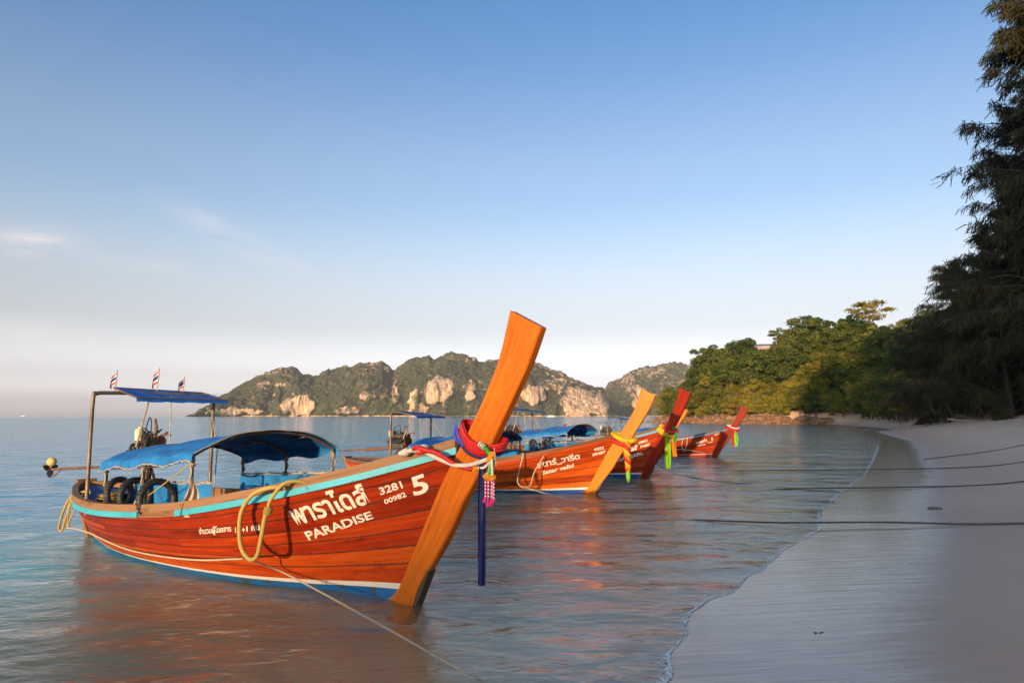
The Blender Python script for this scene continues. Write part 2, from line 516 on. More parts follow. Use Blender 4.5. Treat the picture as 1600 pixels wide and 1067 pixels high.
b2 = N(nt, 'ShaderNodeBump', i_Strength=1.0, i_Distance=0.014)
b3 = N(nt, 'ShaderNodeBump', i_Strength=1.0, i_Distance=0.30)
nt.links.new(w3.outputs['Fac'], b3.inputs['Height'])
nt.links.new(w4.outputs['Fac'], b4.inputs['Height']); nt.links.new(b3.outputs['Normal'], b4.inputs['Normal'])
nt.links.new(w1.outputs['Fac'], b1.inputs['Height']); nt.links.new(b4.outputs['Normal'], b1.inputs['Normal'])
nt.links.new(w2.outputs['Fac'], b2.inputs['Height']); nt.links.new(b1.outputs['Normal'], b2.inputs['Normal'])
# reflectance of the surface, the same from above and below
dt = N(nt, 'ShaderNodeVectorMath', operation='DOT_PRODUCT')
nt.links.new(geo.outputs['Incoming'], dt.inputs[0]); nt.links.new(b2.outputs['Normal'], dt.inputs[1])
ab = N(nt, 'ShaderNodeMath', operation='ABSOLUTE'); nt.links.new(dt.outputs['Value'], ab.inputs[0])
om = N(nt, 'ShaderNodeMath', operation='SUBTRACT', use_clamp=True); om.inputs[0].default_value = 1.0; nt.links.new(ab.outputs[0], om.inputs[1])
pw = N(nt, 'ShaderNodeMath', operation='POWER'); pw.inputs[1].default_value = 5.0; nt.links.new(om.outputs[0], pw.inputs[0])
fr = N(nt, 'ShaderNodeMath', operation='MULTIPLY_ADD', use_clamp=True); fr.inputs[1].default_value = 0.98; fr.inputs[2].default_value = 0.02; nt.links.new(pw.outputs[0], fr.inputs[0])
gl = N(nt, 'ShaderNodeBsdfGlossy', i_Roughness=0.06)
nt.links.new(b2.outputs['Normal'], gl.inputs['Normal'])
tr = N(nt, 'ShaderNodeBsdfTransparent'); tr.inputs['Color'].default_value = (0.86, 0.94, 0.95, 1)
mx = N(nt, 'ShaderNodeMixShader')
# fine sand and plankton held in the water: sandy near the beach, blue-green further out
at = N(nt, 'ShaderNodeAttribute', attribute_name='shore')
sd = N(nt, 'ShaderNodeMapRange'); sd.inputs['From Min'].default_value = -1.0; sd.inputs['From Max'].default_value = -12.0; nt.links.new(at.outputs['Fac'], sd.inputs['Value'])
wob = N(nt, 'ShaderNodeMath', operation='MULTIPLY_ADD', use_clamp=True); wob.inputs[1].default_value = 0.5
wsb = N(nt, 'ShaderNodeMath', operation='SUBTRACT'); wsb.inputs[1].default_value = 0.5; nt.links.new(w3.outputs['Fac'], wsb.inputs[0]); nt.links.new(wsb.outputs[0], wob.inputs[0]); nt.links.new(sd.outputs[0], wob.inputs[2])
tc_ = ramp(nt, [(0.0, (0.44, 0.27, 0.10)), (0.35, (0.36, 0.29, 0.13)), (0.58, (0.16, 0.56, 0.55)), (1.0, (0.05, 0.52, 0.72))], wob.outputs[0])
tf = N(nt, 'ShaderNodeMapRange'); tf.inputs['From Min'].default_value = 0.0; tf.inputs['From Max'].default_value = -7.0; tf.inputs['To Min'].default_value = 0.14; tf.inputs['To Max'].default_value = 0.80; nt.links.new(at.outputs['Fac'], tf.inputs['Value'])
df = N(nt, 'ShaderNodeBsdfDiffuse'); nt.links.new(tc_.outputs['Color'], df.inputs['Color'])
tm_ = N(nt, 'ShaderNodeMixShader'); nt.links.new(tf.outputs[0], tm_.inputs['Fac']); nt.links.new(tr.outputs[0], tm_.inputs[1]); nt.links.new(df.outputs[0], tm_.inputs[2])
nt.links.new(fr.outputs[0], mx.inputs['Fac']); nt.links.new(tm_.outputs[0], mx.inputs[1]); nt.links.new(gl.outputs[0], mx.inputs[2])
nt.links.new(mx.outputs[0], out.inputs['Surface'])
radii = np.concatenate([[0.02], np.geomspace(1.2, 90, 420), np.geomspace(94, 6000, 60)])
X, Y, na, nr = polar_grid(radii, 380, 40)
_, D = ground_z(X, Y)
rr = np.hypot(X, Y)
ca, sa = math.cos(R(28)), math.sin(R(28))
xr, yr = X * ca + Y * sa, -X * sa + Y * ca
fade = sstep(0.0, 3.0, -D) * (1 - sstep(30, 85, rr))
Z = fade * (0.012 * fbm(xr * 0.55, yr * 0.9, 0.0, 2, 31) + 0.007 * fbm(xr * 1.6, yr * 2.6, 0.0, 3, 37))
Z = Z + (1 - sstep(8, 30, rr)) * 0.007 * np.sin(-D * 7.5 + 3.0 * fbm(X * .8, Y * .8, 0.0, 2, 91)) * np.exp(np.minimum(D, 0) / 1.3) * sstep(0.02, 0.4, -D)
Z = np.where(D > 0.35, Z - 0.05 - 0.1 * np.clip(D - 0.35, 0, 30), Z)
V = np.stack([X, Y, Z], -1).reshape(-1, 3)
F = grid_faces(na, nr, True)
kf = (D.ravel()[F] < 2.0).any(axis=1)
me = np_mesh('sea', V, F[kf], m_sea, True, {'shore': D})
tag(link_mesh('sea', me), 'calm clear sea, shallow by the beach and blue further out', kind='structure')

# foam along the edge of the wash: small bubbles and a low lip
m_foam = noise_mat('foam', (0.72, 0.66, 0.60), (0.86, 0.81, 0.75), 30, 0.5)
fm = MB()
ys = np.concatenate([np.arange(2.6, 12, 0.03), np.arange(12, 40, 0.09)])
# march the zero contour of the disturbed shore distance, row by row
fx = []
for y in ys:
    x0 = np.interp(y, SHORE[:23, 1], SHORE[:23, 0])
    w = 0.5 + 0.03 * y
    xs = np.linspace(x0 - w * 2, x0 + w * 2, 161)
    _, dd = ground_z(xs, np.full_like(xs, y))
    k = np.where((dd[:-1] < 0) & (dd[1:] >= 0))[0]
    fx.append(xs[k[-1]] if len(k) else np.nan)
fx = np.array(fx)
for i in range(len(ys) - 1):
    if np.isnan(fx[i]) or np.isnan(fx[i + 1]): continue
    y, x = ys[i], fx[i]
    s = 1 + 0.012 * y
    wgt = 0.5 + 0.5 * math.sin(y * 2.3) * math.sin(y * 0.9 + 1)
    if float(vnoise(np.array(y * 5.0), np.array(.7), 0.0, 73)) < -.15: continue
    for k in range(6 + int(10 * wgt) if y < 12 else 5):
        r = random.uniform(0.0018, 0.0042 + 0.004 * wgt * wgt) * s
        px, py = x + -abs(random.gauss(0, 0.024)) * s + .004, y + random.uniform(0, ys[i + 1] - y)
        fm.sphere((px, py, 0.002 + 0.0015 * s), (r * 1.2, r * 1.2, r * 0.55), 6, 4)
# lacy sheet of foam just inside the edge
for i in range(len(ys) - 1):
    if np.isnan(fx[i]) or np.isnan(fx[i + 1]) or abs(fx[i + 1] - fx[i]) > .3: continue
    w0, w1 = [max(0.0, (0.003 + 0.018 * float(vnoise(np.array(y * 2.1), np.array(0.3), 0.0, 71)) + 0.016 * float(vnoise(np.array(y * 17.0), np.array(0.3), 0.0, 72)))) * (1 + .03 * y) for y in (ys[i], ys[i + 1])]
    if w0 <= 0 and w1 <= 0: continue
    fm.face([(fx[i] + .004, ys[i], .0045), (fx[i] - w0, ys[i], .0065), (fx[i + 1] - w1, ys[i + 1], .0065), (fx[i + 1] + .004, ys[i + 1], .0045)])
tag(fm.build('foam', m_foam, smooth=True), 'thin white foam line along the edge of the wash', 'foam', kind='stuff')

# ------------------------------------------------------------------ wooded hill behind the camera, it keeps the morning sun off the beach
m_hillw = noise_mat('hill_woods', (0.02, 0.03, 0.012), (0.06, 0.075, 0.03), 0.4, 0.9)
sx, sy = math.sin(SUN_AZ), math.cos(SUN_AZ)
pk = [-160, -60, -10, -5.5, -4.75, -4.0, -3.2, -2.9, -2.0, -1.0, 0.5, 2, 5, 10, 60, 90, 220]
hk = [3, 6, 18.5, 22.7, 23.2, 23.8, 24.3, 24.4, 24.7, 25.6, 36, 48, 55, 56, 58, 20, 6]
p = np.concatenate([np.linspace(-160, -12, 30), np.linspace(-11, 12, 70), np.linspace(14, 200, 80)])
s_ = np.linspace(-320, -80, 60)
P_, S_ = np.meshgrid(p, s_, indexing='ij')
prof = np.exp(-((S_ + 180) / 55.0) ** 2) * (0.6 + 0.4 * np.exp(-((S_ + 180) / 24.0) ** 2))
Hh = np.interp(P_, pk, hk) * prof * (1 + 0.0 * P_) + sstep(1, 6, P_) * fbm(P_ / 5, S_ / 5, 0.0, 3, 77) * 1.6 * prof
V = np.stack([P_ * sy + S_ * sx, -P_ * sx + S_ * sy, Hh - 0.8], -1).reshape(-1, 3)
tag(link_mesh('hill', np_mesh('hill', V, grid_faces(len(p), len(s_)), m_hillw)), 'dark wooded hill rising behind the beach', kind='structure')

# ------------------------------------------------------------------ limestone mountains across the bay
def mountain_mat(name):
    m, nt, b = mat(name)
    ra = N(nt, 'ShaderNodeAttribute', attribute_name='rock')
    geo = N(nt, 'ShaderNodeNewGeometry')
    n1 = N(nt, 'ShaderNodeTexNoise', i_Scale=0.045, i_Detail=8, i_Roughness=0.72)
    n2 = N(nt, 'ShaderNodeTexNoise', i_Scale=0.11, i_Detail=4, i_Roughness=0.6)
    mp = N(nt, 'ShaderNodeMapping'); mp.inputs['Scale'].default_value = (1, 1, 0.20)
    nt.links.new(geo.outputs['Position'], mp.inputs['Vector'])
    n3 = N(nt, 'ShaderNodeTexNoise', i_Scale=0.085, i_Detail=6, i_Roughness=0.72)
    nt.links.new(mp.outputs['Vector'], n3.inputs['Vector'])
    for n in (n1, n2): nt.links.new(geo.outputs['Position'], n.inputs['Vector'])
    veg = ramp(nt, [(0.32, (0.020, 0.025, 0.011)), (0.50, (0.052, 0.056, 0.025)), (0.68, (0.110, 0.095, 0.046))], n2.outputs['Fac'])
    rock = ramp(nt, [(0.30, (0.13, 0.095, 0.070)), (0.44, (0.34, 0.23, 0.15)), (0.56, (0.60, 0.39, 0.22)), (0.72, (0.66, 0.53, 0.41))], n3.outputs['Fac'])
    a = N(nt, 'ShaderNodeMath', operation='SUBTRACT'); a.inputs[1].default_value = 0.5
    nt.links.new(n1.outputs['Fac'], a.inputs[0])
    a2 = N(nt, 'ShaderNodeMath', operation='MULTIPLY_ADD'); a2.inputs[1].default_value = 2.5
    nt.links.new(a.outputs[0], a2.inputs[0]); nt.links.new(ra.outputs['Fac'], a2.inputs[2])
    mr = N(nt, 'ShaderNodeMapRange'); mr.inputs['From Min'].default_value = 0.42; mr.inputs['From Max'].default_value = 0.60
    nt.links.new(a2.outputs[0], mr.inputs['Value'])
    mx = N(nt, 'ShaderNodeMix', data_type='RGBA')
    nt.links.new(mr.outputs[0], mx.inputs['Factor']); nt.links.new(veg.outputs['Color'], mx.inputs['A']); nt.links.new(rock.outputs['Color'], mx.inputs['B'])
    nt.links.new(mx.outputs['Result'], b.inputs['Base Color'])
    b.inputs['Roughness'].default_value = 0.95
    b.inputs['Specular IOR Level'].default_value = 0.1
    bp = N(nt, 'ShaderNodeBump', i_Strength=1.0, i_Distance=5.0)
    nt.links.new(n2.outputs['Fac'], bp.inputs['Height']); nt.links.new(bp.outputs['Normal'], b.inputs['Normal'])
    return m
m_mtn = mountain_mat('karst')

def mountain(name, label, sil, Y0, depth, patches, seed, step=1.0, butt=75):
    us = np.arange(sil[0][0], sil[-1][0] + 0.1, step)
    Zr = np.interp(us, [q[0] for q in sil], [650 - q[1] for q in sil]) / 1067 * (Y0 + depth * 0.8)
    k = Y0 / 1067.0
    x = (us - 800) * k
    Zr = Zr + (fbm(x / 24, x * 0, 0.0, 3, seed) * 4.0 - np.abs(vnoise(x / 9, x * 0, 0.0, seed + 1)) * 3.0) * sstep(0, 30, Zr)
    nf, nb = 120, 16
    t = np.concatenate([np.linspace(0, 1, nf), np.linspace(1, 0, nb + 1)[1:]])
    back = np.concatenate([np.zeros(nf), np.linspace(0, 1, nb + 1)[1:]])
    T, Xg = np.meshgrid(t, x, indexing='xy')
    Bk = np.meshgrid(back, x, indexing='xy')[0]
    Zg = np.meshgrid(t, Zr, indexing='xy')[1]
    Z = Zg * T
    # steeper low down, rounded shoulder on top
    yy = depth * (0.12 * T + 0.68 * T ** 2.4) + Bk * depth
    rid = lambda a: 1 - np.abs(a) * 2
    big = fbm(Xg / 150.0, Z / 210.0, 0.0, 3, seed + 3)
    rd = rid(vnoise(Xg / 78.0 + big, Z / 260.0, 0.0, seed + 5))
    rd2 = rid(vnoise(Xg / 34.0 + big * 1.5, Z / 70.0, 0.0, seed + 8))
    edge = np.sin(np.pi * np.clip(T, 0, 1)) ** 0.6
    front = (Bk == 0)
    yy = yy - front * edge * (butt * big * 0.9 + butt * 0.55 * rd + butt * 0.16 * rd2)
    U = 800 + Xg / k; Vp = 650 - Z / (Y0 + depth * 0.3) * 1067
    wx = vnoise(Xg / 14.0, Z / 14.0, 0.0, seed + 40) * 4.5; wy = vnoise(Xg / 14.0, Z / 14.0, 3.3, seed + 41) * 4.5
    cl = np.zeros(U.shape)
    for (pu, pv, ru, rv, am) in patches:
        q = ((U + wx - pu) / ru) ** 2 + ((Vp + wy - pv) / rv) ** 2
        cl = np.maximum(cl, am * (1 - sstep(0.7, 1.25, q)))
    can = fbm(Xg / 13.0, Z / 10.0, yy / 30.0, 3, seed + 11)
    crag = np.abs(vnoise(Xg / 9.0, Z / 40.0, 0.0, seed + 50)) * 9 + np.abs(vnoise(Xg / 4.5, Z / 16.0, 0.0, seed + 51)) * 4
    yy = yy - front * (can * 5.5 * (1 - .8 * np.clip(cl, 0, 1)) + cl * (20 - crag))
    Zd = Z + np.where(front, can * 2.8 * sstep(0.02, 0.15, T), 0)
    Xd = Xg + front * edge * 8 * vnoise(Xg / 30.0, Z / 30.0, 0.0, seed + 21)
    Xp = Xd * (Y0 + np.maximum(yy, 0) * 0.9) / Y0
    V = np.stack([Xp, Y0 + yy, Zd - 0.6], -1)
    # where bare rock shows
    rock = np.full(U.shape, 0.15) + 0.08 * fbm(Xg / 60, Z / 40, 0.0, 2, seed + 33) + 0.28 * sstep(0.6, 1.0, T) * (0.5 + 0.5 * vnoise(Xg / 90, Z * 0, 0.0, seed + 30))
    for (pu, pv, ru, rv, am) in patches:
        q = ((U + wx - pu) / ru) ** 2 + ((Vp + wy - pv) / rv) ** 2
        rock = np.maximum(rock, am * .86 * (1 - sstep(0.45, 1.5, q)))
    rock = np.maximum(rock, 0.75 * (1 - sstep(2.0, 7.0, Z)))
    me = np_mesh(name, V.reshape(-1, 3), grid_faces(len(us), len(t)), m_mtn, True, {'rock': rock})
    tag(link_mesh(name, me), label, kind='structure')

mountain('mountain', 'long limestone massif with bare cliffs across the bay',
         [(306, 650), (312, 643), (330, 628), (350, 613), (372, 600), (400, 585), (428, 573), (450, 571), (468, 580), (486, 588), (500, 578), (530, 570), (560, 566), (590, 564), (604, 571), (611, 577), (640, 558), (668, 553), (676, 559),
          (700, 548), (720, 549), (735, 557), (752, 563), (775, 560), (805, 563), (832, 562), (860, 574), (885, 584), (905, 592), (928, 602), (944, 607), (951, 622), (957, 640), (962, 650)],
         2000, 330, [(470, 633, 27, 17, 1.0), (686, 610, 24, 22, 1.1), (735, 612, 8, 16, 0.8), (645, 622, 9, 14, 0.75), (618, 612, 5, 20, 0.75), (575, 618, 14, 9, 0.55), (545, 640, 20, 8, 0.7), (375, 643, 40, 6, 0.8),
                     (832, 617, 22, 14, 0.95), (905, 628, 30, 26, 0.85), (868, 600, 26, 14, 0.6), (940, 630, 14, 22, 0.9), (880, 592, 30, 8, 0.55), (655, 638, 20, 10, 0.6), (790, 590, 20, 14, 0.4), (420, 600, 22, 8, 0.5)], 3)
mountain('mountain', 'paler limestone ridge further off behind the notch',
         [(925, 650), (938, 612), (950, 600), (965, 592), (985, 580), (1005, 572), (1030, 569), (1058, 565), (1075, 568), (1092, 576), (1115, 590), (1150, 600), (1190, 620), (1230, 650)],
         2700, 300, [(1003, 625, 16, 22, 0.95), (1020, 578, 30, 8, 0.6), (985, 600, 16, 16, 0.55), (1050, 600, 25, 20, 0.45)], 55, 1.3)
# ------------------------------------------------------------------ trees
def leaf_mat(name, c1, c2, c3, scale=0.6):
    m, nt, b = mat(name)
    geo = N(nt, 'ShaderNodeNewGeometry')
    oi = N(nt, 'ShaderNodeObjectInfo')
    n = N(nt, 'ShaderNodeTexNoise', i_Scale=scale, i_Detail=3)
    nt.links.new(geo.outputs['Position'], n.inputs['Vector'])
    ad = N(nt, 'ShaderNodeMath', operation='MULTIPLY_ADD'); ad.inputs[1].default_value = 0.22
    nt.links.new(geo.outputs['Random Per Island'], ad.inputs[0]); nt.links.new(n.outputs['Fac'], ad.inputs[2])
    ad2 = N(nt, 'ShaderNodeMath', operation='MULTIPLY_ADD'); ad2.inputs[1].default_value = 0.46
    nt.links.new(oi.outputs['Random'], ad2.inputs[0]); nt.links.new(ad.outputs[0], ad2.inputs[2])
    r = ramp(nt, [(0.44, c1), (0.80, c2), (1.0, c3)], ad2.outputs[0])
    nt.links.new(r.outputs['Color'], b.inputs['Base Color'])
    b.inputs['Roughness'].default_value = 0.6
    b.inputs['Specular IOR Level'].default_value = 0.25
    tl = N(nt, 'ShaderNodeBsdfTranslucent')
    nt.links.new(r.outputs['Color'], tl.inputs['Color'])
    mx = N(nt, 'ShaderNodeMixShader', i_Fac=0.25)
    nt.links.new(b.outputs[0], mx.inputs[1]); nt.links.new(tl.outputs[0], mx.inputs[2])
    nt.links.new(mx.outputs[0], nt.nodes['Material Output'].inputs['Surface'])
    return m
m_leaf = leaf_mat('broad_leaves', (0.034, 0.054, 0.010), (0.10, 0.125, 0.016), (0.26, 0.21, 0.028))
m_leaf_b = leaf_mat('dark_broad_leaves', (0.022, 0.042, 0.010), (0.055, 0.085, 0.016), (0.13, 0.14, 0.026))
m_leaf_c = leaf_mat('yellow_broad_leaves', (0.045, 0.058, 0.010), (0.12, 0.125, 0.018), (0.25, 0.19, 0.03))
m_leaf_dry = leaf_mat('dry_leaves', (0.10, 0.06, 0.015), (0.26, 0.15, 0.03), (0.32, 0.20, 0.05))
m_needle = leaf_mat('casuarina_needles', (0.028, 0.028, 0.012), (0.062, 0.052, 0.021), (0.12, 0.082, 0.030), 0.35)
m_bark = noise_mat('bark', (0.06, 0.045, 0.032), (0.16, 0.12, 0.085), 6, 0.9, bump=0.5)
m_bark_dark = noise_mat('dark_bark', (0.022, 0.017, 0.013), (0.07, 0.052, 0.038), 6, 0.9, bump=0.5)
m_bark_pale = noise_mat('pale_bark', (0.20, 0.15, 0.10), (0.36, 0.29, 0.21), 5, 0.9, bump=0.4)

def leaves_mesh(name, C, size, mat_, nrm_bias=None, aspect=0.62, seed=0):
    """C: (n,3) leaf centres. One bent quad pair per leaf clump"""
    g = np.random.default_rng(seed)
    n = len(C)
    a = g.normal(size=(n, 3))
    if nrm_bias is not None: a = a * 0.75 + nrm_bias
    a /= np.linalg.norm(a, axis=1)[:, None]
    t = g.normal(size=(n, 3)); t -= a * (t * a).sum(1)[:, None]; t /= np.linalg.norm(t, axis=1)[:, None]
    bt = np.cross(a, t)
    s = (size * g.uniform(0.6, 1.35, n))[:, None]
    dr = a * s * 0.22
    v = np.stack([C - t * s, C - bt * s * aspect + dr, C + t * s, C + bt * s * aspect + dr], 1)
    F = np.arange(n * 4).reshape(n, 4)
    return np_mesh(name, v.reshape(-1, 3), F, mat_, False)

def branch_pts(p0, p1, k=5, wob=0.08):
    p0, p1 = np.array(p0, float), np.array(p1, float)
    L = np.linalg.norm(p1 - p0)
    return [tuple(p0 + (p1 - p0) * t + (rng.normal(size=3) * wob * L * math.sin(math.pi * t))) for t in np.linspace(0, 1, k)]

def broad_tree(seed, h, rad, flat=0.7, lobes=26, per=130, leaf=0.42, crown_lo=0.25, lm=None):
    g = np.random.default_rng(seed)
    cz = h * (crown_lo + (1 - crown_lo) / 2); hz = h * (1 - crown_lo) / 2
    tr = MB()
    tr.tube([(0, 0, -1.0), (g.normal() * .15, g.normal() * .15, h * .3), (g.normal() * .3, g.normal() * .3, h * .62)], [h * .028, h * .022, h * .012], 7)
    Cs, Nb = [], []
    for i in range(lobes):
        th = g.uniform(0, 2 * math.pi); ph = math.acos(g.uniform(-0.75, 1))
        q = g.uniform(0.5, 1.0)
        c = np.array([math.sin(ph) * math.cos(th) * rad * q, math.sin(ph) * math.sin(th) * rad * q, cz + math.cos(ph) * hz * q])
        if i % 3 == 0:
            tr.tube([(0, 0, h * g.uniform(.25, .45)), tuple(c * np.array([.5, .5, .8])), tuple(c)], [h * .011, h * .007, h * .003], 5)
        lr = rad * g.uniform(0.17, 0.36)
        d = g.normal(size=(per, 3)); d /= np.linalg.norm(d, axis=1)[:, None]
        d[:, 2] = np.where(d[:, 2] < -0.3, -d[:, 2], d[:, 2])
        rr = lr * g.uniform(0.55, 1.08, per)[:, None]
        Cs.append(c + d * rr * np.array([1, 1, flat])); Nb.append(d + np.array([0, 0, .5]))
    tm = tr.mesh('trunk', m_bark, True)
    cm = leaves_mesh('crown', np.concatenate(Cs), leaf, lm or m_leaf, np.concatenate(Nb), seed=seed)
    return tm, cm

def tree_obj(name, label, cat, meshes, loc, rz, sc, group=None):
    o = empty(name, loc, rz); o.scale = (sc, sc, sc) if np.isscalar(sc) else sc
    link_mesh('trunk', meshes[0], o); link_mesh('crown', meshes[1], o)
    return tag(o, label, cat, group)

variants = [broad_tree(100 + i, h, r_, fl, lb, pr, lf, lo, [m_leaf, m_leaf_b, m_leaf_c, m_leaf_b, m_leaf, m_leaf_b][i]) for i, (h, r_, fl, lb, pr, lf, lo) in enumerate([
    (9, 3.6, .95, 46, 200, .20, .04), (11, 4.0, .9, 52, 200, .21, .12), (8, 4.2, .85, 48, 200, .20, .02), (10, 3.3, 1.0, 44, 200, .19, .08), (6.5, 3.6, .9, 42, 200, .19, .0), (12, 4.6, .85, 58, 210, .21, .14)])]

# the wooded headland
placed = []
g = np.random.default_rng(42)
cand = []
for _ in range(24000):
    y = g.uniform(84, 226); u = g.uniform(1022, 1620); x = (u - 800) / 1067 * y
    cand.append((x, y, u))
cand = np.array(cand)
cd = shore_dist(cand[:, 0], cand[:, 1])
cz, _ = ground_z(cand[:, 0], cand[:, 1])
order = np.argsort(cd + (cand[:, 1] - 84) * 0.02)
for i in order:
    x, y, u = cand[i]
    dmin = 6.2 if y > 146 else (6.0 if y > 98 else 11)
    if cd[i] < dmin or cd[i] > 50: continue
    sp = 3.8 if cd[i] < 30 else 5.6
    if (len(placed) and (((np.array([q[:2] for q in placed]) - (x, y)) ** 2).sum(1) < sp * sp).any()): continue
    if u > 1560 and y > 120: continue
    if 1178 < u < 1238 and y > 180: continue
    placed.append((x, y, cz[i], u, cd[i]))
for i, (x, y, z, u, d) in enumerate(placed):
    vi = int(g.integers(0, 6)); low = d < 12
    if low: vi = [4, 2, 0, 4][i % 4]
    sc = g.uniform(0.62, 1.25) * (0.85 if low else 1.0)
    tree_obj('broadleaf_tree', 'bushy broadleaf tree at the water side of the headland wood' if low else 'broadleaf tree in the wood covering the headland slope', 'tree',
             variants[vi], (x, y, z - 0.3), g.uniform(0, 6.28), (sc * g.uniform(.9, 1.15), sc * g.uniform(.9, 1.15), sc), 'trees low on the headland shore' if low else 'trees up the headland slope')

def uv_world(u, v, y):
    """a point at distance y along the view that shows at photograph pixel u, v"""
    a, bb = (u - 800) / 1067, (533.5 - v) / 1067
    d = (a, math.cos(PITCH) - bb * math.sin(PITCH), math.sin(PITCH) + bb * math.cos(PITCH))
    k = y / d[1]
    return (d[0] * k, y, CAM_H + d[2] * k)

# flat-topped emergent tree above the wood
def umbrella_tree():
    g = np.random.default_rng(5)
    tr = MB(); Cs, Nb = [], []
    H = 16.0
    tr.tube([(0, 0, 0), (.2, 0, 6), (-.1, .1, 11), (0, 0, H - .8)], [.30, .24, .17, .08], 7)
    for zt, rr, n in ((H, 2.6, 7), (H - 1.4, 4.6, 9), (H - 3.0, 3.0, 5)):
        for k in range(n):
            a = 2 * math.pi * k / n + g.uniform(-.3, .3); r_ = rr * g.uniform(.6, 1.05)
            e = (math.cos(a) * r_, math.sin(a) * r_, zt + g.uniform(-.4, .3))
            tr.tube([(0, 0, zt - 2.2), (e[0] * .5, e[1] * .5, zt - .9), e], [.09, .06, .025], 5)
            m_ = 95
            d = g.normal(size=(m_, 3)) * np.array([.72, .72, .22])
            Cs.append(np.array(e) + d); Nb.append(np.tile([0, 0, 1.0], (m_, 1)))
    return tr.mesh('trunk', m_bark_pale, True), leaves_mesh('crown', np.concatenate(Cs), .27, m_leaf, np.concatenate(Nb), seed=9)
ux, uy, uz = uv_world(1357, 474, 165)
tree_obj('umbrella_tree', 'lone flat-topped tree standing above the headland wood', 'tree', umbrella_tree(), (ux, uy, uz - 16.3), 0.4, 1.0)
# open crown beside the terrace roof
sx_, sy_, sz_ = uv_world(1216, 513, 176)
tree_obj('small_tree', 'small open-crowned tree beside the terrace roof on the headland', 'tree', broad_tree(333, 7, 3.4, .45, 13, 70, .30, .45), (sx_, sy_, sz_ - 7.0), 0.4, 1.0)
# withered fronds in the lit part of the wood
def withered(seed):
    g = np.random.default_rng(seed); tr = MB(); Cs, Nb = [], []
    tr.tube([(0, 0, -1), (.2, 0, 3), (.1, .2, 6.2)], [.16, .13, .08], 6)
    for k in range(16):
        a = g.uniform(0, 6.28); L = g.uniform(1.6, 2.9); up = g.uniform(-.2, 1.3)
        e = np.array([math.cos(a) * L, math.sin(a) * L, 6.2 + up])
        tr.tube([(.1, .2, 6.0), tuple(e * np.array([.55, .55, 1]) + np.array([0, 0, .35])), tuple(e)], [.05, .035, .012], 4)
        for t in np.linspace(.3, 1, 14):
            c = np.array([.1, .2, 6.1]) * (1 - t) + e * t
            Cs.append((c + g.normal(size=(3, 3)) * .12)); Nb.append(np.tile([0, 0, .3], (3, 1)))
    return tr.mesh('trunk', m_bark_pale, True), leaves_mesh('crown', np.concatenate(Cs), .24, m_leaf_dry, np.concatenate(Nb), aspect=.3, seed=seed)
for k, (u, v, y, lab) in enumerate([(1258, 556, 168, 'withered yellow palm-like tree high in the headland wood'), (1264, 592, 160, 'withered orange tree low in the headland wood')]):
    x_, y_, z_ = uv_world(u, v, y)
    tree_obj('withered_tree', lab, 'tree', withered(60 + k), (x_, y_, z_ - 6.3), 0.4, 1.0)

# casuarinas at the head of the beach
def casuarina(seed, h, spread, nb=46, dens=1.0, droop=0.45, lo=0.16, strand=0.30):
    g = np.random.default_rng(seed); tr = MB(); Cs, Dr = [], []
    top = np.array([g.normal() * .6, g.normal() * .6, h])
    tk = [np.array([0, 0, -1.0]), np.array([g.normal() * .3, g.normal() * .3, h * .35]), np.array([g.normal() * .5, g.normal() * .5, h * .7]), top]
    tr.tube([tuple(q) for q in tk], [h * .016, h * .012, h * .007, h * .0015], 8)
    def tpt(t):
        f_ = t * 3; i = min(int(f_), 2); return tk[i] + (tk[i + 1] - tk[i]) * (f_ - i)
    for i in range(nb):
        t = lo + (0.99 - lo) * (i + g.uniform(0, 1)) / nb
        p0 = tpt(t); a = g.uniform(0, 6.28)
        L = spread * (1.08 - 0.74 * t ** 1.4) * g.uniform(.55, 1.15)
        rise = g.uniform(-0.05, 0.95)
        mid = p0 + np.array([math.cos(a), math.sin(a), rise]) * L * .55
        end = p0 + np.array([math.cos(a + g.normal() * .12), math.sin(a + g.normal() * .12), rise * .9 - .12]) * L
        tr.tube([tuple(p0), tuple(mid), tuple(end)], [.012 * L + .02, .008 * L + .01, .008], 5)
        ns = int(11 * dens * (0.6 + L / spread))
        for s in np.linspace(.22, 1.0, ns):
            c = (1 - s) ** 2 * p0 + 2 * s * (1 - s) * mid + s * s * end
            sd = np.array([math.cos(a + g.choice([-1, 1]) * g.uniform(.4, 1.2)), math.sin(a + g.choice([-1, 1]) * g.uniform(.4, 1.2)), g.uniform(-.1, .5)])
            SL = L * .30 * g.uniform(.5, 1.2) * (1.2 - .6 * s)
            for q in np.linspace(.15, 1, 7):
                cc = c + sd * SL * q + np.array([0, 0, -droop * SL * q * q])
                m_ = int(7 * dens)
                dd = g.normal(size=(m_, 3)) * .55 + np.array([sd[0] * .6, sd[1] * .6, -droop * 1.2])
                dd /= np.linalg.norm(dd, axis=1)[:, None]
                Cs.append(cc + g.normal(size=(m_, 3)) * .13); Dr.append(dd)
    C = np.concatenate(Cs); Dv = np.concatenate(Dr); n = len(C)
    sdv = np.cross(Dv, g.normal(size=(n, 3))); sdv /= np.linalg.norm(sdv, axis=1)[:, None]
    L = strand * g.uniform(.6, 1.4, n)[:, None]; W = L * .11
    v = np.stack([C - sdv * W * .5, C + sdv * W * .5, C + Dv * L + sdv * W * .35 + np.array([0, 0, -.15]) * L, C + Dv * L - sdv * W * .35 + np.array([0, 0, -.15]) * L], 1)
    return tr.mesh('trunk', m_bark_dark, True), np_mesh('crown', v.reshape(-1, 3), np.arange(n * 4).reshape(n, 4), m_needle, False)

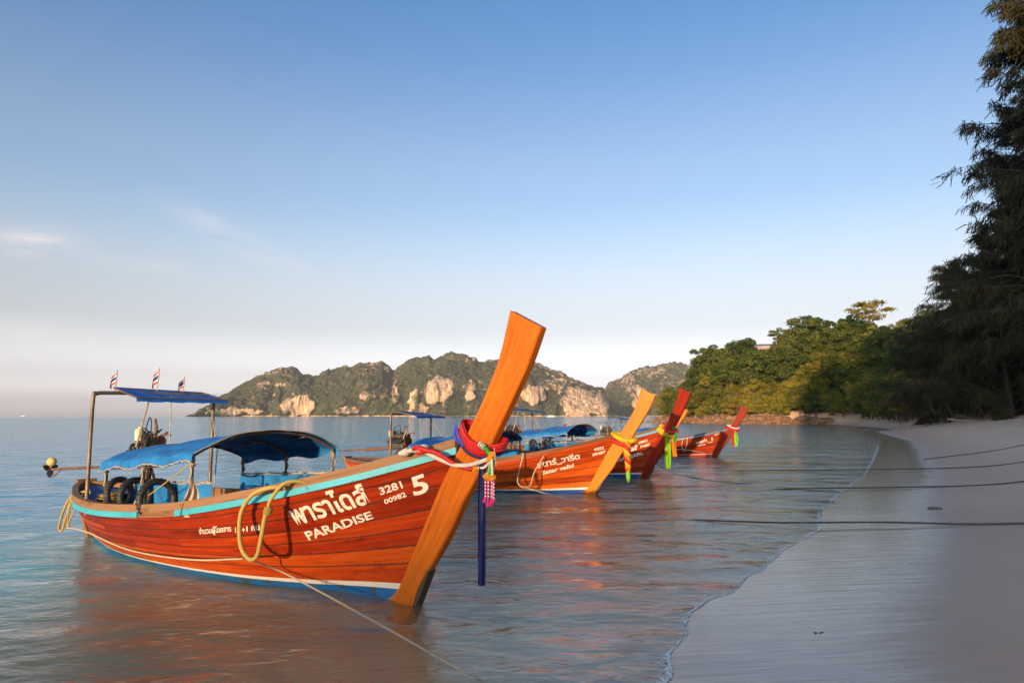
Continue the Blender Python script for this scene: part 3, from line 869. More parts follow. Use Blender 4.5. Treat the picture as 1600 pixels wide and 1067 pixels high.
cas = [casuarina(1, 27, 7.4, 170, 1.0, .62, .20, .46), casuarina(2, 16, 6.5, 74, 1.0, .6, .05, .42), casuarina(3, 12, 6.0, 60, 1.0, .6, .10, .42)]
cas_spec = [  # variant, photo bearing px, distance, scale, label
    (0, 1716, 46, 1.12, 'tallest casuarina at the head of the beach, its top catching the sun'),
    (0, 1672, 60, 1.02, 'tall dark casuarina just behind the tallest one'),
    (1, 1580, 66, 1.12, 'dark casuarina with low sweeping boughs beside the tall ones'),
    (1, 1530, 78, 1.05, 'mid-height brownish casuarina second in from the tall ones'),
    (2, 1478, 84, 1.10, 'low spreading casuarina behind the leaning bare stems'),
    (2, 1600, 80, 1.10, 'dark casuarina closing the beach behind the sweeping boughs'),
    (1, 1660, 70, 1.15, 'casuarina at the edge of the picture behind the tallest one'),
    (1, 1505, 96, 1.2, 'casuarina further back between the low one and the brownish one'),
]
for k, (vi, u, y, sc, lab) in enumerate(cas_spec):
    x_ = (u - 800) / 1067 * y
    z_, _ = ground_z(np.array([x_]), np.array([y]))
    tree_obj('casuarina_tree', lab, 'tree', cas[vi], (x_, y, float(z_[0]) - 0.2), k * 1.7, sc, 'casuarinas at the head of the beach')
# leaning bare stems under them, each on its own
for k, (u, v0, u1, v1, y, lab) in enumerate([(1462, 643, 1448, 618, 80, 'thin bare stem leaning towards the water at the wood edge'), (1470, 643, 1475, 612, 80, 'forked bare stem standing upright at the wood edge'), (1488, 642, 1472, 618, 78, 'bare stem leaning beside the forked one')]):
    p0 = np.array(uv_world(u, v0 + 3, y)); p1 = np.array(uv_world(u1, v1, y + 1.5))
    mb = MB(); mb.tube(branch_pts((0, 0, 0), p1 - p0, 6, .05), [.10, .09, .08, .07, .06, .04], 6)
    q = (p1 - p0) * .55
    mb.tube(branch_pts(q, q + np.array([.9, 0, 1.3]), 4, .06), [.06, .05, .04, .02], 5)
    tag(mb.build('bare_stem', m_bark, smooth=True, loc=tuple(p0)), lab, 'tree trunk', 'bare stems at the wood edge')

# driftwood and beach stones by the trees
m_drift = noise_mat('driftwood', (0.34, 0.29, 0.24), (0.55, 0.48, 0.40), 5, 0.85, bump=0.4, stretch=(1, 5, 5))
for k, (u, v, L, rz, lab) in enumerate([(1505, 641, 3.6, -.15, 'bleached driftwood log lying at the top of the beach'), (1546, 636, 1.6, .1, 'short pale log beyond the driftwood')]):
    y = 72; x_ = (u - 800) / 1067 * y; z_, _ = ground_z(np.array([x_]), np.array([float(y)]))
    mb = MB(); mb.tube([(-L / 2, 0, .35), (-L * .2, .05, .16), (L * .2, -.05, .12), (L / 2, 0, .14)], [.08, .14, .16, .12], 8)
    mb.tube([(-L * .25, 0, .16), (-L * .38, .2, .5)], [.06, .02], 6)
    tag(mb.build('driftwood_log', m_drift, smooth=True, loc=(x_, y, float(z_[0]))), lab, 'log').rotation_euler = (0, 0, rz)

# rocks at the foot of the headland
m_rock = noise_mat('shore_rock', (0.075, 0.038, 0.022), (0.34, 0.18, 0.085), 1.3, 0.9, detail=6, bump=1.0, bscale=2.4, bdist=.25)
def rock_mesh(seed):
    bm = bmesh.new(); bmesh.ops.create_icosphere(bm, subdivisions=3, radius=1)
    co = np.array([v.co[:] for v in bm.verts])
    k = 1 + .42 * fbm(co[:, 0] * 1.1 + seed * 9, co[:, 1] * 1.1, co[:, 2] * 1.1, 3, seed)
    co = np.round(co * k[:, None] * 3.2) / 3.2 * .55 + co * k[:, None] * .45
    for v, c in zip(bm.verts, co): v.co = c * np.array([1, .85, .62])
    me = bpy.data.meshes.new('rock'); bm.to_mesh(me); bm.free(); me.materials.append(m_rock)
    return me
rocks = [rock_mesh(i) for i in range(7)]
g = np.random.default_rng(9)
hs = SHORE[(SHORE[:, 1] > 130) & (SHORE[:, 1] < 200)]
seg = np.linalg.norm(np.diff(hs, axis=0), axis=1); cum = np.concatenate([[0], np.cumsum(seg)])
for i in range(240):
    a = g.uniform(3, cum[-1] - 8)
    x_ = np.interp(a, cum, hs[:, 0]); y_ = np.interp(a, cum, hs[:, 1])
    dd = g.uniform(-1.6, 6.4)
    x_ += g.normal() * .5 + dd * .55; y_ += dd * .8
    z_, d_ = ground_z(np.array([x_]), np.array([y_]))
    s = g.uniform(.45, 1.35) * (1.35 if dd > 2.2 else 1.0)
    o = link_mesh('boulder', rocks[i % 7], None, (x_, y_, max(float(z_[0]), -.25) + s * .12))
    o.scale = (s * g.uniform(.9, 1.5), s, s * g.uniform(.8, 1.2)); o.rotation_euler = (g.normal() * .25, g.normal() * .25, g.uniform(0, 6.28))
    tag(o, 'brown boulder in the rocky shore below the headland wood', 'rock', 'boulders along the headland shore')
# low reef reaching out from the point
for i in range(26):
    t = i / 25; x_ = 38 - 15 * t + g.normal() * .6; y_ = 190 - 10 * t + g.normal() * 1.2
    s = g.uniform(.3, .6) * (1 - .4 * t)
    o = link_mesh('boulder', rocks[i % 7], None, (x_, y_, .02)); o.scale = (s * 1.9, s * 1.2, s * .75); o.rotation_euler = (0, 0, g.uniform(0, 6.28))
    tag(o, 'dark low rock in the reef reaching out from the headland point', 'rock', 'reef rocks off the point')

# terrace roof on the headland
m_roof = noise_mat('roof_sheet', (0.22, 0.17, 0.15), (0.34, 0.27, 0.23), 0.8, 0.7, bump=.3)
m_wallp = noise_mat('plaster_wall', (0.36, 0.27, 0.20), (0.48, 0.37, 0.28), 0.8, 0.85)
bx, by, bz = uv_world(1205, 546, 190)
ho = empty('hillside_building', (bx, by, bz - 3.4), R(8))
mb = MB(); mb.box((0, 0, 1.7), (12.0, 5, 4.2)); mb.build('wall', m_wallp, ho)
mb = MB(); mb.quadmesh(np.array([[(-6.6, -3.2, 3.95), (-6.6, 3.2, 5.1)], [(6.6, -3.2, 4.3), (6.6, 3.2, 5.45)]])); mb.quadmesh(np.array([[(-6.6, -3.2, 3.8), (-6.6, 3.2, 4.95)], [(6.6, -3.2, 4.15), (6.6, 3.2, 5.3)]])); mb.face([(-6.6, -3.2, 3.95), (6.6, -3.2, 4.3), (6.6, -3.2, 4.15), (-6.6, -3.2, 3.8)]); mb.build('roof', m_roof, ho)
for wx in (-4, -1.3, 1.3, 4):
    mb = MB(); mb.box((wx, -2.53, 2.1), (1.5, .08, 1.5)); mb.build('window', noise_mat('dark_glass', (.03, .035, .04), (.05, .05, .06), 2, .2) if wx == -4 else bpy.data.materials['dark_glass'], ho)
tag(ho, 'low pale building with a flat brown roof among the headland trees', 'building')
# ------------------------------------------------------------------ long-tail boat hull form (local: x forward, z up from the waterline, stem foot at x = 0)
UX = np.array([-6.5, -6.3, -5.8, -5.0, -4.0, -3.0, -2.1, -1.15, -0.5, 0.03, 0.35, 0.6])
UU = (UX + 6.5) / 7.1
UB = np.array([0.12, 0.24, 0.46, 0.74, 0.93, 0.97, 0.955, 0.85, 0.66, 0.42, 0.22, 0.035])
UZ = np.array([0.64, 0.63, 0.61, 0.595, 0.60, 0.65, 0.73, 0.89, 1.035, 1.185, 1.30, 1.40])
UK = np.array([-0.02, -0.08, -0.14, -0.20, -0.23, -0.24, -0.23, -0.21, -0.19, -0.17, -0.16, -0.15])
UP_ = np.array([0.45, 0.45, 0.48, 0.50, 0.50, 0.50, 0.52, 0.60, 0.78, 1.05, 1.2, 1.2])

def _sm(u, tab):
    # smooth cubic interpolation through the table
    u = np.clip(np.asarray(u, float), 0, 1)
    i = np.clip(np.searchsorted(UU, u) - 1, 0, len(UU) - 2)
    m = np.gradient(tab, UU)
    h = UU[i + 1] - UU[i]; t = (u - UU[i]) / h
    return (2 * t**3 - 3 * t**2 + 1) * tab[i] + (t**3 - 2 * t**2 + t) * h * m[i] + (-2 * t**3 + 3 * t**2) * tab[i + 1] + (t**3 - t**2) * h * m[i + 1]

def x_stem(z): return np.interp(z, [-0.35, 0.0, 0.17, 0.7, 1.24, 1.45, 1.6], [-0.34, -0.16, -0.06, 0.19, 0.47, 0.61, 0.70])
def x_stern(z): return np.interp(z, [-0.3, 0.0, 0.3, 0.64, 0.9], [-5.9, -6.12, -6.33, -6.5, -6.6])

def hull_ut(u, t):
    """point on the starboard skin at length fraction u and height fraction t"""
    u = np.asarray(u, float); t = np.asarray(t, float)
    zk, zs = _sm(u, UK), _sm(u, UZ)
    z = zk + (zs - zk) * t
    x = x_stern(z) + (x_stem(z) - x_stern(z)) * u
    y = _sm(u, UB) * np.power(np.maximum(t, 1e-5), _sm(u, UP_))
    return np.stack([x, -y, z], -1)

def hull_xz(x, z):
    """half breadth at local x, z"""
    u = (x - x_stern(z)) / (x_stem(z) - x_stern(z))
    zk, zs = _sm(u, UK), _sm(u, UZ)
    t = (z - zk) / (zs - zk)
    return _sm(u, UB) * np.power(np.clip(t, 1e-5, 1.3), _sm(u, UP_))
# ------------------------------------------------------------------ boat materials
def wood(name, dark, mid, light, coat=0.10, rough=0.42, grain=1.0, stain=0.5):
    m, nt, b = mat(name)
    uv = N(nt, 'ShaderNodeUVMap'); oi = N(nt, 'ShaderNodeObjectInfo')
    off = N(nt, 'ShaderNodeVectorMath', operation='SCALE'); off.inputs[0].default_value = (17.3, 9.1, 0); nt.links.new(oi.outputs['Random'], off.inputs['Scale'])
    ad = N(nt, 'ShaderNodeVectorMath', operation='ADD'); nt.links.new(uv.outputs['UV'], ad.inputs[0]); nt.links.new(off.outputs['Vector'], ad.inputs[1])
    mp = N(nt, 'ShaderNodeMapping'); mp.inputs['Scale'].default_value = (1.3, 26, 1); nt.links.new(ad.outputs['Vector'], mp.inputs['Vector'])
    n1 = N(nt, 'ShaderNodeTexNoise', i_Scale=1.0, i_Detail=6, i_Roughness=0.62, i_Distortion=0.5); nt.links.new(mp.outputs['Vector'], n1.inputs['Vector'])
    mp2 = N(nt, 'ShaderNodeMapping'); mp2.inputs['Scale'].default_value = (0.9, 4.0, 1); nt.links.new(ad.outputs['Vector'], mp2.inputs['Vector'])
    n2 = N(nt, 'ShaderNodeTexNoise', i_Scale=1.4, i_Detail=5, i_Roughness=0.6); nt.links.new(mp2.outputs['Vector'], n2.inputs['Vector'])
    a = N(nt, 'ShaderNodeMath', operation='MULTIPLY_ADD'); a.inputs[1].default_value = 0.50 * grain; nt.links.new(n1.outputs['Fac'], a.inputs[0])
    a0 = N(nt, 'ShaderNodeMath', operation='MULTIPLY'); a0.inputs[1].default_value = 0.35; nt.links.new(n2.outputs['Fac'], a0.inputs[0]); nt.links.new(a0.outputs[0], a.inputs[2])
    a2 = N(nt, 'ShaderNodeMath', operation='MULTIPLY_ADD'); a2.inputs[1].default_value = 0.30; nt.links.new(oi.outputs['Random'], a2.inputs[0]); nt.links.new(a.outputs[0], a2.inputs[2])
    r = ramp(nt, [(0.32, dark), (0.54, mid), (0.76, light)], a2.outputs[0])
    # dark water stains and scuffs
    n3 = N(nt, 'ShaderNodeTexNoise', i_Scale=2.2, i_Detail=6, i_Roughness=0.7); nt.links.new(mp2.outputs['Vector'], n3.inputs['Vector'])
    st = N(nt, 'ShaderNodeMapRange'); st.inputs['From Min'].default_value = 0.56; st.inputs['From Max'].default_value = 0.76; st.inputs['To Max'].default_value = stain; nt.links.new(n3.outputs['Fac'], st.inputs['Value'])
    # knots and nail heads
    vo = N(nt, 'ShaderNodeTexVoronoi', i_Scale=2.6); nt.links.new(ad.outputs['Vector'], vo.inputs['Vector'])
    kn = N(nt, 'ShaderNodeMapRange'); kn.inputs['From Min'].default_value = 0.020; kn.inputs['From Max'].default_value = 0.055; kn.inputs['To Min'].default_value = 0.75; kn.inputs['To Max'].default_value = 0.0; nt.links.new(vo.outputs['Distance'], kn.inputs['Value'])
    # drying cracks along the grain
    mp4 = N(nt, 'ShaderNodeMapping'); mp4.inputs['Scale'].default_value = (1.6, 34, 1); nt.links.new(ad.outputs['Vector'], mp4.inputs['Vector'])
    n4 = N(nt, 'ShaderNodeTexNoise', i_Scale=0.8, i_Detail=4, i_Roughness=0.55, i_Distortion=0.9); nt.links.new(mp4.outputs['Vector'], n4.inputs['Vector'])
    ck = N(nt, 'ShaderNodeMapRange'); ck.inputs['From Min'].default_value = 0.655; ck.inputs['From Max'].default_value = 0.70; ck.inputs['To Max'].default_value = 0.8; nt.links.new(n4.outputs['Fac'], ck.inputs['Value'])
    mx0 = N(nt, 'ShaderNodeMath', operation='MAXIMUM'); nt.links.new(ck.outputs[0], mx0.inputs[0]); nt.links.new(kn.outputs[0], mx0.inputs[1])
    mxm = N(nt, 'ShaderNodeMath', operation='MAXIMUM'); nt.links.new(st.outputs[0], mxm.inputs[0]); nt.links.new(mx0.outputs[0], mxm.inputs[1])
    mx = N(nt, 'ShaderNodeMix', data_type='RGBA'); mx.inputs['B'].default_value = (dark[0] * .25, dark[1] * .3, dark[2] * .4, 1)
    nt.links.new(mxm.outputs[0], mx.inputs['Factor']); nt.links.new(r.outputs['Color'], mx.inputs['A'])
    # dull salt bloom where spray has dried
    sb = N(nt, 'ShaderNodeTexNoise', i_Scale=5.0, i_Detail=7, i_Roughness=0.75); nt.links.new(mp2.outputs['Vector'], sb.inputs['Vector'])
    sm_ = N(nt, 'ShaderNodeMapRange'); sm_.inputs['From Min'].default_value = 0.54; sm_.inputs['From Max'].default_value = 0.80; sm_.inputs['To Max'].default_value = 0.30; nt.links.new(sb.outputs['Fac'], sm_.inputs['Value'])
    ms_ = N(nt, 'ShaderNodeMix', data_type='RGBA'); ms_.inputs['B'].default_value = (light[0] * .8 + .08, light[1] + .12, light[2] + .10, 1)
    nt.links.new(sm_.outputs[0], ms_.inputs['Factor']); nt.links.new(mx.outputs['Result'], ms_.inputs['A'])
    nt.links.new(ms_.outputs['Result'], b.inputs['Base Color'])
    rr = N(nt, 'ShaderNodeMapRange'); rr.inputs['To Min'].default_value = rough - .12; rr.inputs['To Max'].default_value = rough + .2; nt.links.new(n3.outputs['Fac'], rr.inputs['Value']); nt.links.new(rr.outputs[0], b.inputs['Roughness'])
    b.inputs['Coat Weight'].default_value = coat; b.inputs['Coat Roughness'].default_value = 0.25; b.inputs['Specular IOR Level'].default_value = 0.12
    bp = N(nt, 'ShaderNodeBump', i_Strength=0.5, i_Distance=0.004); nt.links.new(n1.outputs['Fac'], bp.inputs['Height']); nt.links.new(bp.outputs['Normal'], b.inputs['Normal'])
    return m

def paint(name, col, chip=(0.10, 0.06, 0.035), amount=0.62, rough=0.5, var=0.75, scale=6):
    """painted timber, worn through in places"""
    m, nt, b = mat(name)
    tc = N(nt, 'ShaderNodeTexCoord')
    n = N(nt, 'ShaderNodeTexNoise', i_Scale=scale, i_Detail=8, i_Roughness=0.72); nt.links.new(tc.outputs['Object'], n.inputs['Vector'])
    n2 = N(nt, 'ShaderNodeTexNoise', i_Scale=1.7, i_Detail=4); nt.links.new(tc.outputs['Object'], n2.inputs['Vector'])
    r0 = ramp(nt, [(0.3, tuple(c * var for c in col)), (0.7, col)], n2.outputs['Fac'])
    k = N(nt, 'ShaderNodeMapRange'); k.inputs['From Min'].default_value = amount; k.inputs['From Max'].default_value = amount + .06; nt.links.new(n.outputs['Fac'], k.inputs['Value'])
    mx = N(nt, 'ShaderNodeMix', data_type='RGBA'); mx.inputs['B'].default_value = (*chip, 1)
    nt.links.new(k.outputs[0], mx.inputs['Factor']); nt.links.new(r0.outputs['Color'], mx.inputs['A']); nt.links.new(mx.outputs['Result'], b.inputs['Base Color'])
    b.inputs['Roughness'].default_value = rough
    bp = N(nt, 'ShaderNodeBump', i_Strength=0.3, i_Distance=0.004); nt.links.new(n.outputs['Fac'], bp.inputs['Height']); nt.links.new(bp.outputs['Normal'], b.inputs['Normal'])
    return m

def cloth(name, c1, c2, scale=5, trans=0.25, rough=0.8, bump=0.25):
    m, nt, b = mat(name)
    tc = N(nt, 'ShaderNodeTexCoord')
    n = N(nt, 'ShaderNodeTexNoise', i_Scale=scale, i_Detail=5, i_Roughness=0.6, i_Distortion=0.6); nt.links.new(tc.outputs['Object'], n.inputs['Vector'])
    r = ramp(nt, [(0.3, c1), (0.68, c2)], n.outputs['Fac']); nt.links.new(r.outputs['Color'], b.inputs['Base Color'])
    b.inputs['Roughness'].default_value = rough
    bp = N(nt, 'ShaderNodeBump', i_Strength=bump, i_Distance=0.03); nt.links.new(n.outputs['Fac'], bp.inputs['Height']); nt.links.new(bp.outputs['Normal'], b.inputs['Normal'])
    tl = N(nt, 'ShaderNodeBsdfTranslucent'); nt.links.new(r.outputs['Color'], tl.inputs['Color'])
    mx = N(nt, 'ShaderNodeMixShader', i_Fac=trans); nt.links.new(b.outputs[0], mx.inputs[1]); nt.links.new(tl.outputs[0], mx.inputs[2])
    nt.links.new(mx.outputs[0], nt.nodes['Material Output'].inputs['Surface'])
    return m

def rope_mat(name, c1, c2, pitch=70):
    m, nt, b = mat(name)
    uv = N(nt, 'ShaderNodeUVMap')
    mp = N(nt, 'ShaderNodeMapping'); mp.inputs['Rotation'].default_value = (0, 0, R(35)); nt.links.new(uv.outputs['UV'], mp.inputs['Vector'])
    wv = N(nt, 'ShaderNodeTexWave', i_Scale=pitch * .34, i_Distortion=0.6, i_Detail=2); nt.links.new(mp.outputs['Vector'], wv.inputs['Vector'])
    r = ramp(nt, [(0.15, c1), (0.8, c2)], wv.outputs['Fac']); nt.links.new(r.outputs['Color'], b.inputs['Base Color'])
    b.inputs['Roughness'].default_value = 0.85
    bp = N(nt, 'ShaderNodeBump', i_Strength=0.5, i_Distance=0.004); nt.links.new(wv.outputs['Fac'], bp.inputs['Height']); nt.links.new(bp.outputs['Normal'], b.inputs['Normal'])
    return m

M = {}
M['red'] = wood('varnished_red_planks', (0.11, 0.010, 0.004), (0.34, 0.029, 0.005), (0.53, 0.088, 0.009), stain=.95)
M['orange_red'] = wood('varnished_orange_planks', (0.20, 0.022, 0.005), (0.50, 0.066, 0.008), (0.66, 0.15, 0.014), stain=.6)
M['maroon'] = wood('varnished_maroon_planks', (0.15, 0.016, 0.006), (0.34, 0.034, 0.010), (0.46, 0.06, 0.014))
M['stem_orange'] = wood('stem_orange', (0.34, 0.070, 0.005), (0.60, 0.142, 0.008), (0.72, 0.20, 0.011), 0.1, 0.45, 1.0, 0.5)
M['stem_yellow'] = wood('stem_yellow', (0.42, 0.105, 0.006), (0.62, 0.175, 0.008), (0.72, 0.235, 0.011), 0.1, 0.45, 0.8, 0.2)
M['stem_red'] = wood('stem_red', (0.11, 0.008, 0.004), (0.30, 0.020, 0.005), (0.40, 0.04, 0.007), 0.0, 0.45, 0.9, 0.4)
M['rail_brown'] = wood('worn_rail', (0.06, 0.026, 0.014), (0.15, 0.070, 0.034), (0.27, 0.145, 0.075), 0.0, 0.6, 1.3, 0.7)
M['inner'] = wood('inner_planks', (0.14, 0.05, 0.018), (0.32, 0.13, 0.04), (0.46, 0.21, 0.07), 0.1, 0.6, 1.0, 0.5)
M['dark_wood'] = wood('dark_wet_wood', (0.04, 0.026, 0.018), (0.10, 0.065, 0.04), (0.17, 0.11, 0.07), 0.2, 0.5)
M['caulk'] = noise_mat('dark_caulking', (0.010, 0.007, 0.005), (0.035, 0.02, 0.012), 9, 0.8)
M['turq'] = paint('turquoise_paint', (0.055, 0.42, 0.52), amount=0.60, scale=11)
M['rail_blue'] = paint('light_blue_paint', (0.05, 0.28, 0.48), amount=0.66)
M['blue'] = paint('blue_bottom_paint', (0.012, 0.14, 0.40), (0.05, 0.06, 0.055), 0.55, 0.45)
M['deep_blue'] = paint('deep_blue_bottom_paint', (0.014, 0.075, 0.34), (0.03, 0.05, 0.10), 0.64, 0.45)
M['red_bottom'] = paint('red_bottom_paint', (0.42, 0.04, 0.014), (0.12, 0.03, 0.02), 0.62, 0.45)
M['white'] = paint('white_paint', (0.74, 0.69, 0.60), (0.30, 0.20, 0.13), 0.60, 0.5, 0.9, 9)
M['letter'] = paint('white_lettering', (0.80, 0.72, 0.60), (0.45, 0.14, 0.06), 0.74, 0.55, 0.93, 40)
M['tarp'] = cloth('blue_tarpaulin', (0.006, 0.11, 0.34), (0.014, 0.24, 0.60), 4.5, 0.12, bump=.5)
M['tarp_dark'] = cloth('dark_blue_tarpaulin', (0.006, 0.045, 0.14), (0.012, 0.09, 0.26), 3, 0.06)
M['roof_tarp'] = cloth('bright_blue_tarpaulin', (0.010, 0.13, 0.50), (0.018, 0.24, 0.74), 3, 0.34)
M['pipe'] = noise_mat('rusty_pipe', (0.10, 0.055, 0.03), (0.27, 0.20, 0.14), 7, 0.5, metallic=0.35, bump=0.2)
M['pipe_pale'] = noise_mat('pale_pipe', (0.30, 0.24, 0.15), (0.48, 0.42, 0.32), 9, 0.55, metallic=0.1)
M['iron'] = noise_mat('greasy_iron', (0.018, 0.015, 0.013), (0.09, 0.07, 0.055), 9, 0.45, metallic=0.6, bump=0.3)
M['rust'] = noise_mat('rusted_iron', (0.10, 0.035, 0.015), (0.24, 0.10, 0.04), 8, 0.8, bump=0.3)
M['rubber'] = noise_mat('tyre_rubber', (0.012, 0.012, 0.013), (0.035, 0.033, 0.03), 14, 0.55, bump=0.25)
M['rope_y'] = rope_mat('yellow_rope', (0.30, 0.19, 0.04), (0.56, 0.40, 0.12))
M['rope_p'] = rope_mat('pale_rope', (0.36, 0.27, 0.16), (0.60, 0.50, 0.34), 110)
M['rope_d'] = rope_mat('grey_mooring_rope', (0.035, 0.035, 0.030), (0.12, 0.115, 0.095), 90)
M['s_red'] = cloth('red_silk', (0.42, 0.010, 0.012), (0.66, 0.022, 0.022), 14, 0.2, 0.55, .15)
M['s_white'] = cloth('white_silk', (0.62, 0.54, 0.48), (0.80, 0.74, 0.68), 14, 0.25, 0.6, .15)
M['s_navy'] = cloth('navy_silk', (0.008, 0.012, 0.075), (0.016, 0.024, 0.14), 10, 0.12, 0.55, .15)
M['s_blue'] = cloth('royal_blue_silk', (0.02, 0.03, 0.30), (0.04, 0.06, 0.48), 10, 0.2, 0.55, .15)
M['s_yellow'] = cloth('yellow_silk', (0.62, 0.38, 0.01), (0.80, 0.56, 0.02), 10, 0.3, 0.55, .15)
M['s_green'] = cloth('green_silk', (0.03, 0.28, 0.02), (0.08, 0.48, 0.04), 10, 0.3, 0.55, .15)
M['s_lime'] = cloth('lime_silk', (0.20, 0.50, 0.01), (0.34, 0.66, 0.03), 10, 0.35, 0.55, .15)
M['s_gold'] = cloth('orange_silk', (0.60, 0.20, 0.01), (0.76, 0.32, 0.02), 10, 0.3, 0.55, .15)
M['marigold'] = noise_mat('marigold', (0.55, 0.17, 0.005), (0.78, 0.32, 0.01), 60, 0.8)
M['bead_w'] = noise_mat('jasmine', (0.70, 0.66, 0.60), (0.82, 0.80, 0.76), 40, 0.6)
M['bead_p'] = noise_mat('pink_beads', (0.62, 0.02, 0.14), (0.78, 0.06, 0.28), 40, 0.5)
M['canvas'] = cloth('beige_cloth', (0.40, 0.29, 0.20), (0.58, 0.45, 0.33), 12, 0.1)
M['yellow_plastic'] = noise_mat('yellow_plastic', (0.62, 0.34, 0.01), (0.74, 0.44, 0.02), 5, 0.4)
M['cream_plastic'] = noise_mat('cream_plastic', (0.60, 0.48, 0.30), (0.72, 0.60, 0.40), 7, 0.45)
M['ochre'] = noise_mat('ochre_float', (0.50, 0.30, 0.07), (0.68, 0.45, 0.14), 9, 0.6, bump=.2)

def catmull(P, k=8):
    P = [np.array(p, float) for p in P]
    Q = [2 * P[0] - P[1]] + P + [2 * P[-1] - P[-2]]
    o = []
    for i in range(1, len(Q) - 2):
        a, b_, c, d = Q[i - 1:i + 3]
        for t in np.linspace(0, 1, k, endpoint=False):
            o.append(.5 * (2 * b_ + (c - a) * t + (2 * a - 5 * b_ + 4 * c - d) * t * t + (3 * b_ - a - 3 * c + d) * t ** 3))
    o.append(P[-1])
    return [tuple(q) for q in o]

def strip(pts, widths, wdir, fold=0.0, nf=3, cols=9, seed=0, mb=None):
    """hanging cloth strip: centre line pts, width direction, soft folds across; two faces with a little thickness"""
    mb = mb or MB()
    P = np.array(catmull(pts, 6)); n = len(P)
    W = np.interp(np.linspace(0, 1, n), np.linspace(0, 1, len(widths)), widths)
    wd = np.array(wdir, float); wd /= np.linalg.norm(wd)
    tg = np.gradient(P, axis=0); nr = np.cross(tg, wd); nr /= np.linalg.norm(nr, axis=1)[:, None] + 1e-9
    a = np.linspace(-1, 1, cols)
    ph = np.linspace(0, 2.2, n)
    G = P[:, None, :] + wd[None, None, :] * (W[:, None] * a[None, :] / 2)[..., None] + nr[:, None, :] * (fold * np.sin(a[None, :] * math.pi * nf / 2 + ph[:, None] + seed) * np.minimum(1, W[:, None] * 10))[..., None]
    mb.quadmesh(G)
    mb.quadmesh(G + nr[:, None, :] * 0.003, flip=True)
    return mb

# ------------------------------------------------------------------ text painted on the hull
def painted_text(body, quad, boat, bold=0.02, name='lettering', lift=0.010, material=None):
    cu = bpy.data.curves.new('text', 'FONT'); cu.body = body; cu.size = 1.0; cu.offset = bold; cu.resolution_u = 3
    to = bpy.data.objects.new('text', cu); COL.objects.link(to)
    dg = bpy.context.evaluated_depsgraph_get(); dg.update()
    me = bpy.data.meshes.new_from_object(to.evaluated_get(dg))
    bpy.data.objects.remove(to); bpy.data.curves.remove(cu)
    bm = bmesh.new(); bm.from_mesh(me)
    if not bm.verts:
        bm.free(); return None
    co = np.array([v.co[:] for v in bm.verts]); lo, hi = co.min(0), co.max(0)
    for ax in (0, 1):
        k = 24 if ax == 0 else 6
        for c in np.linspace(lo[ax], hi[ax], k + 1)[1:-1]:
            no = (1, 0, 0) if ax == 0 else (0, 1, 0); pc = (c, 0, 0) if ax == 0 else (0, c, 0)
            bmesh.ops.bisect_plane(bm, geom=bm.verts[:] + bm.edges[:] + bm.faces[:], plane_co=pc, plane_no=no)
    TL, TR, BR, BL = [np.array(q) for q in quad]
    for v in bm.verts:
        a, b_ = (v.co.x - lo[0]) / (hi[0] - lo[0]), (v.co.y - lo[1]) / (hi[1] - lo[1])
        x, z = (BL * (1 - a) + BR * a) * (1 - b_) + (TL * (1 - a) + TR * a) * b_
        v.co = (x, -(float(hull_xz(x, z)) + lift), z)
    bm.to_mesh(me); bm.free()
    me.materials.clear(); me.materials.append(material or M['letter'])
    me.name = name
    return link_mesh(name, me, boat)

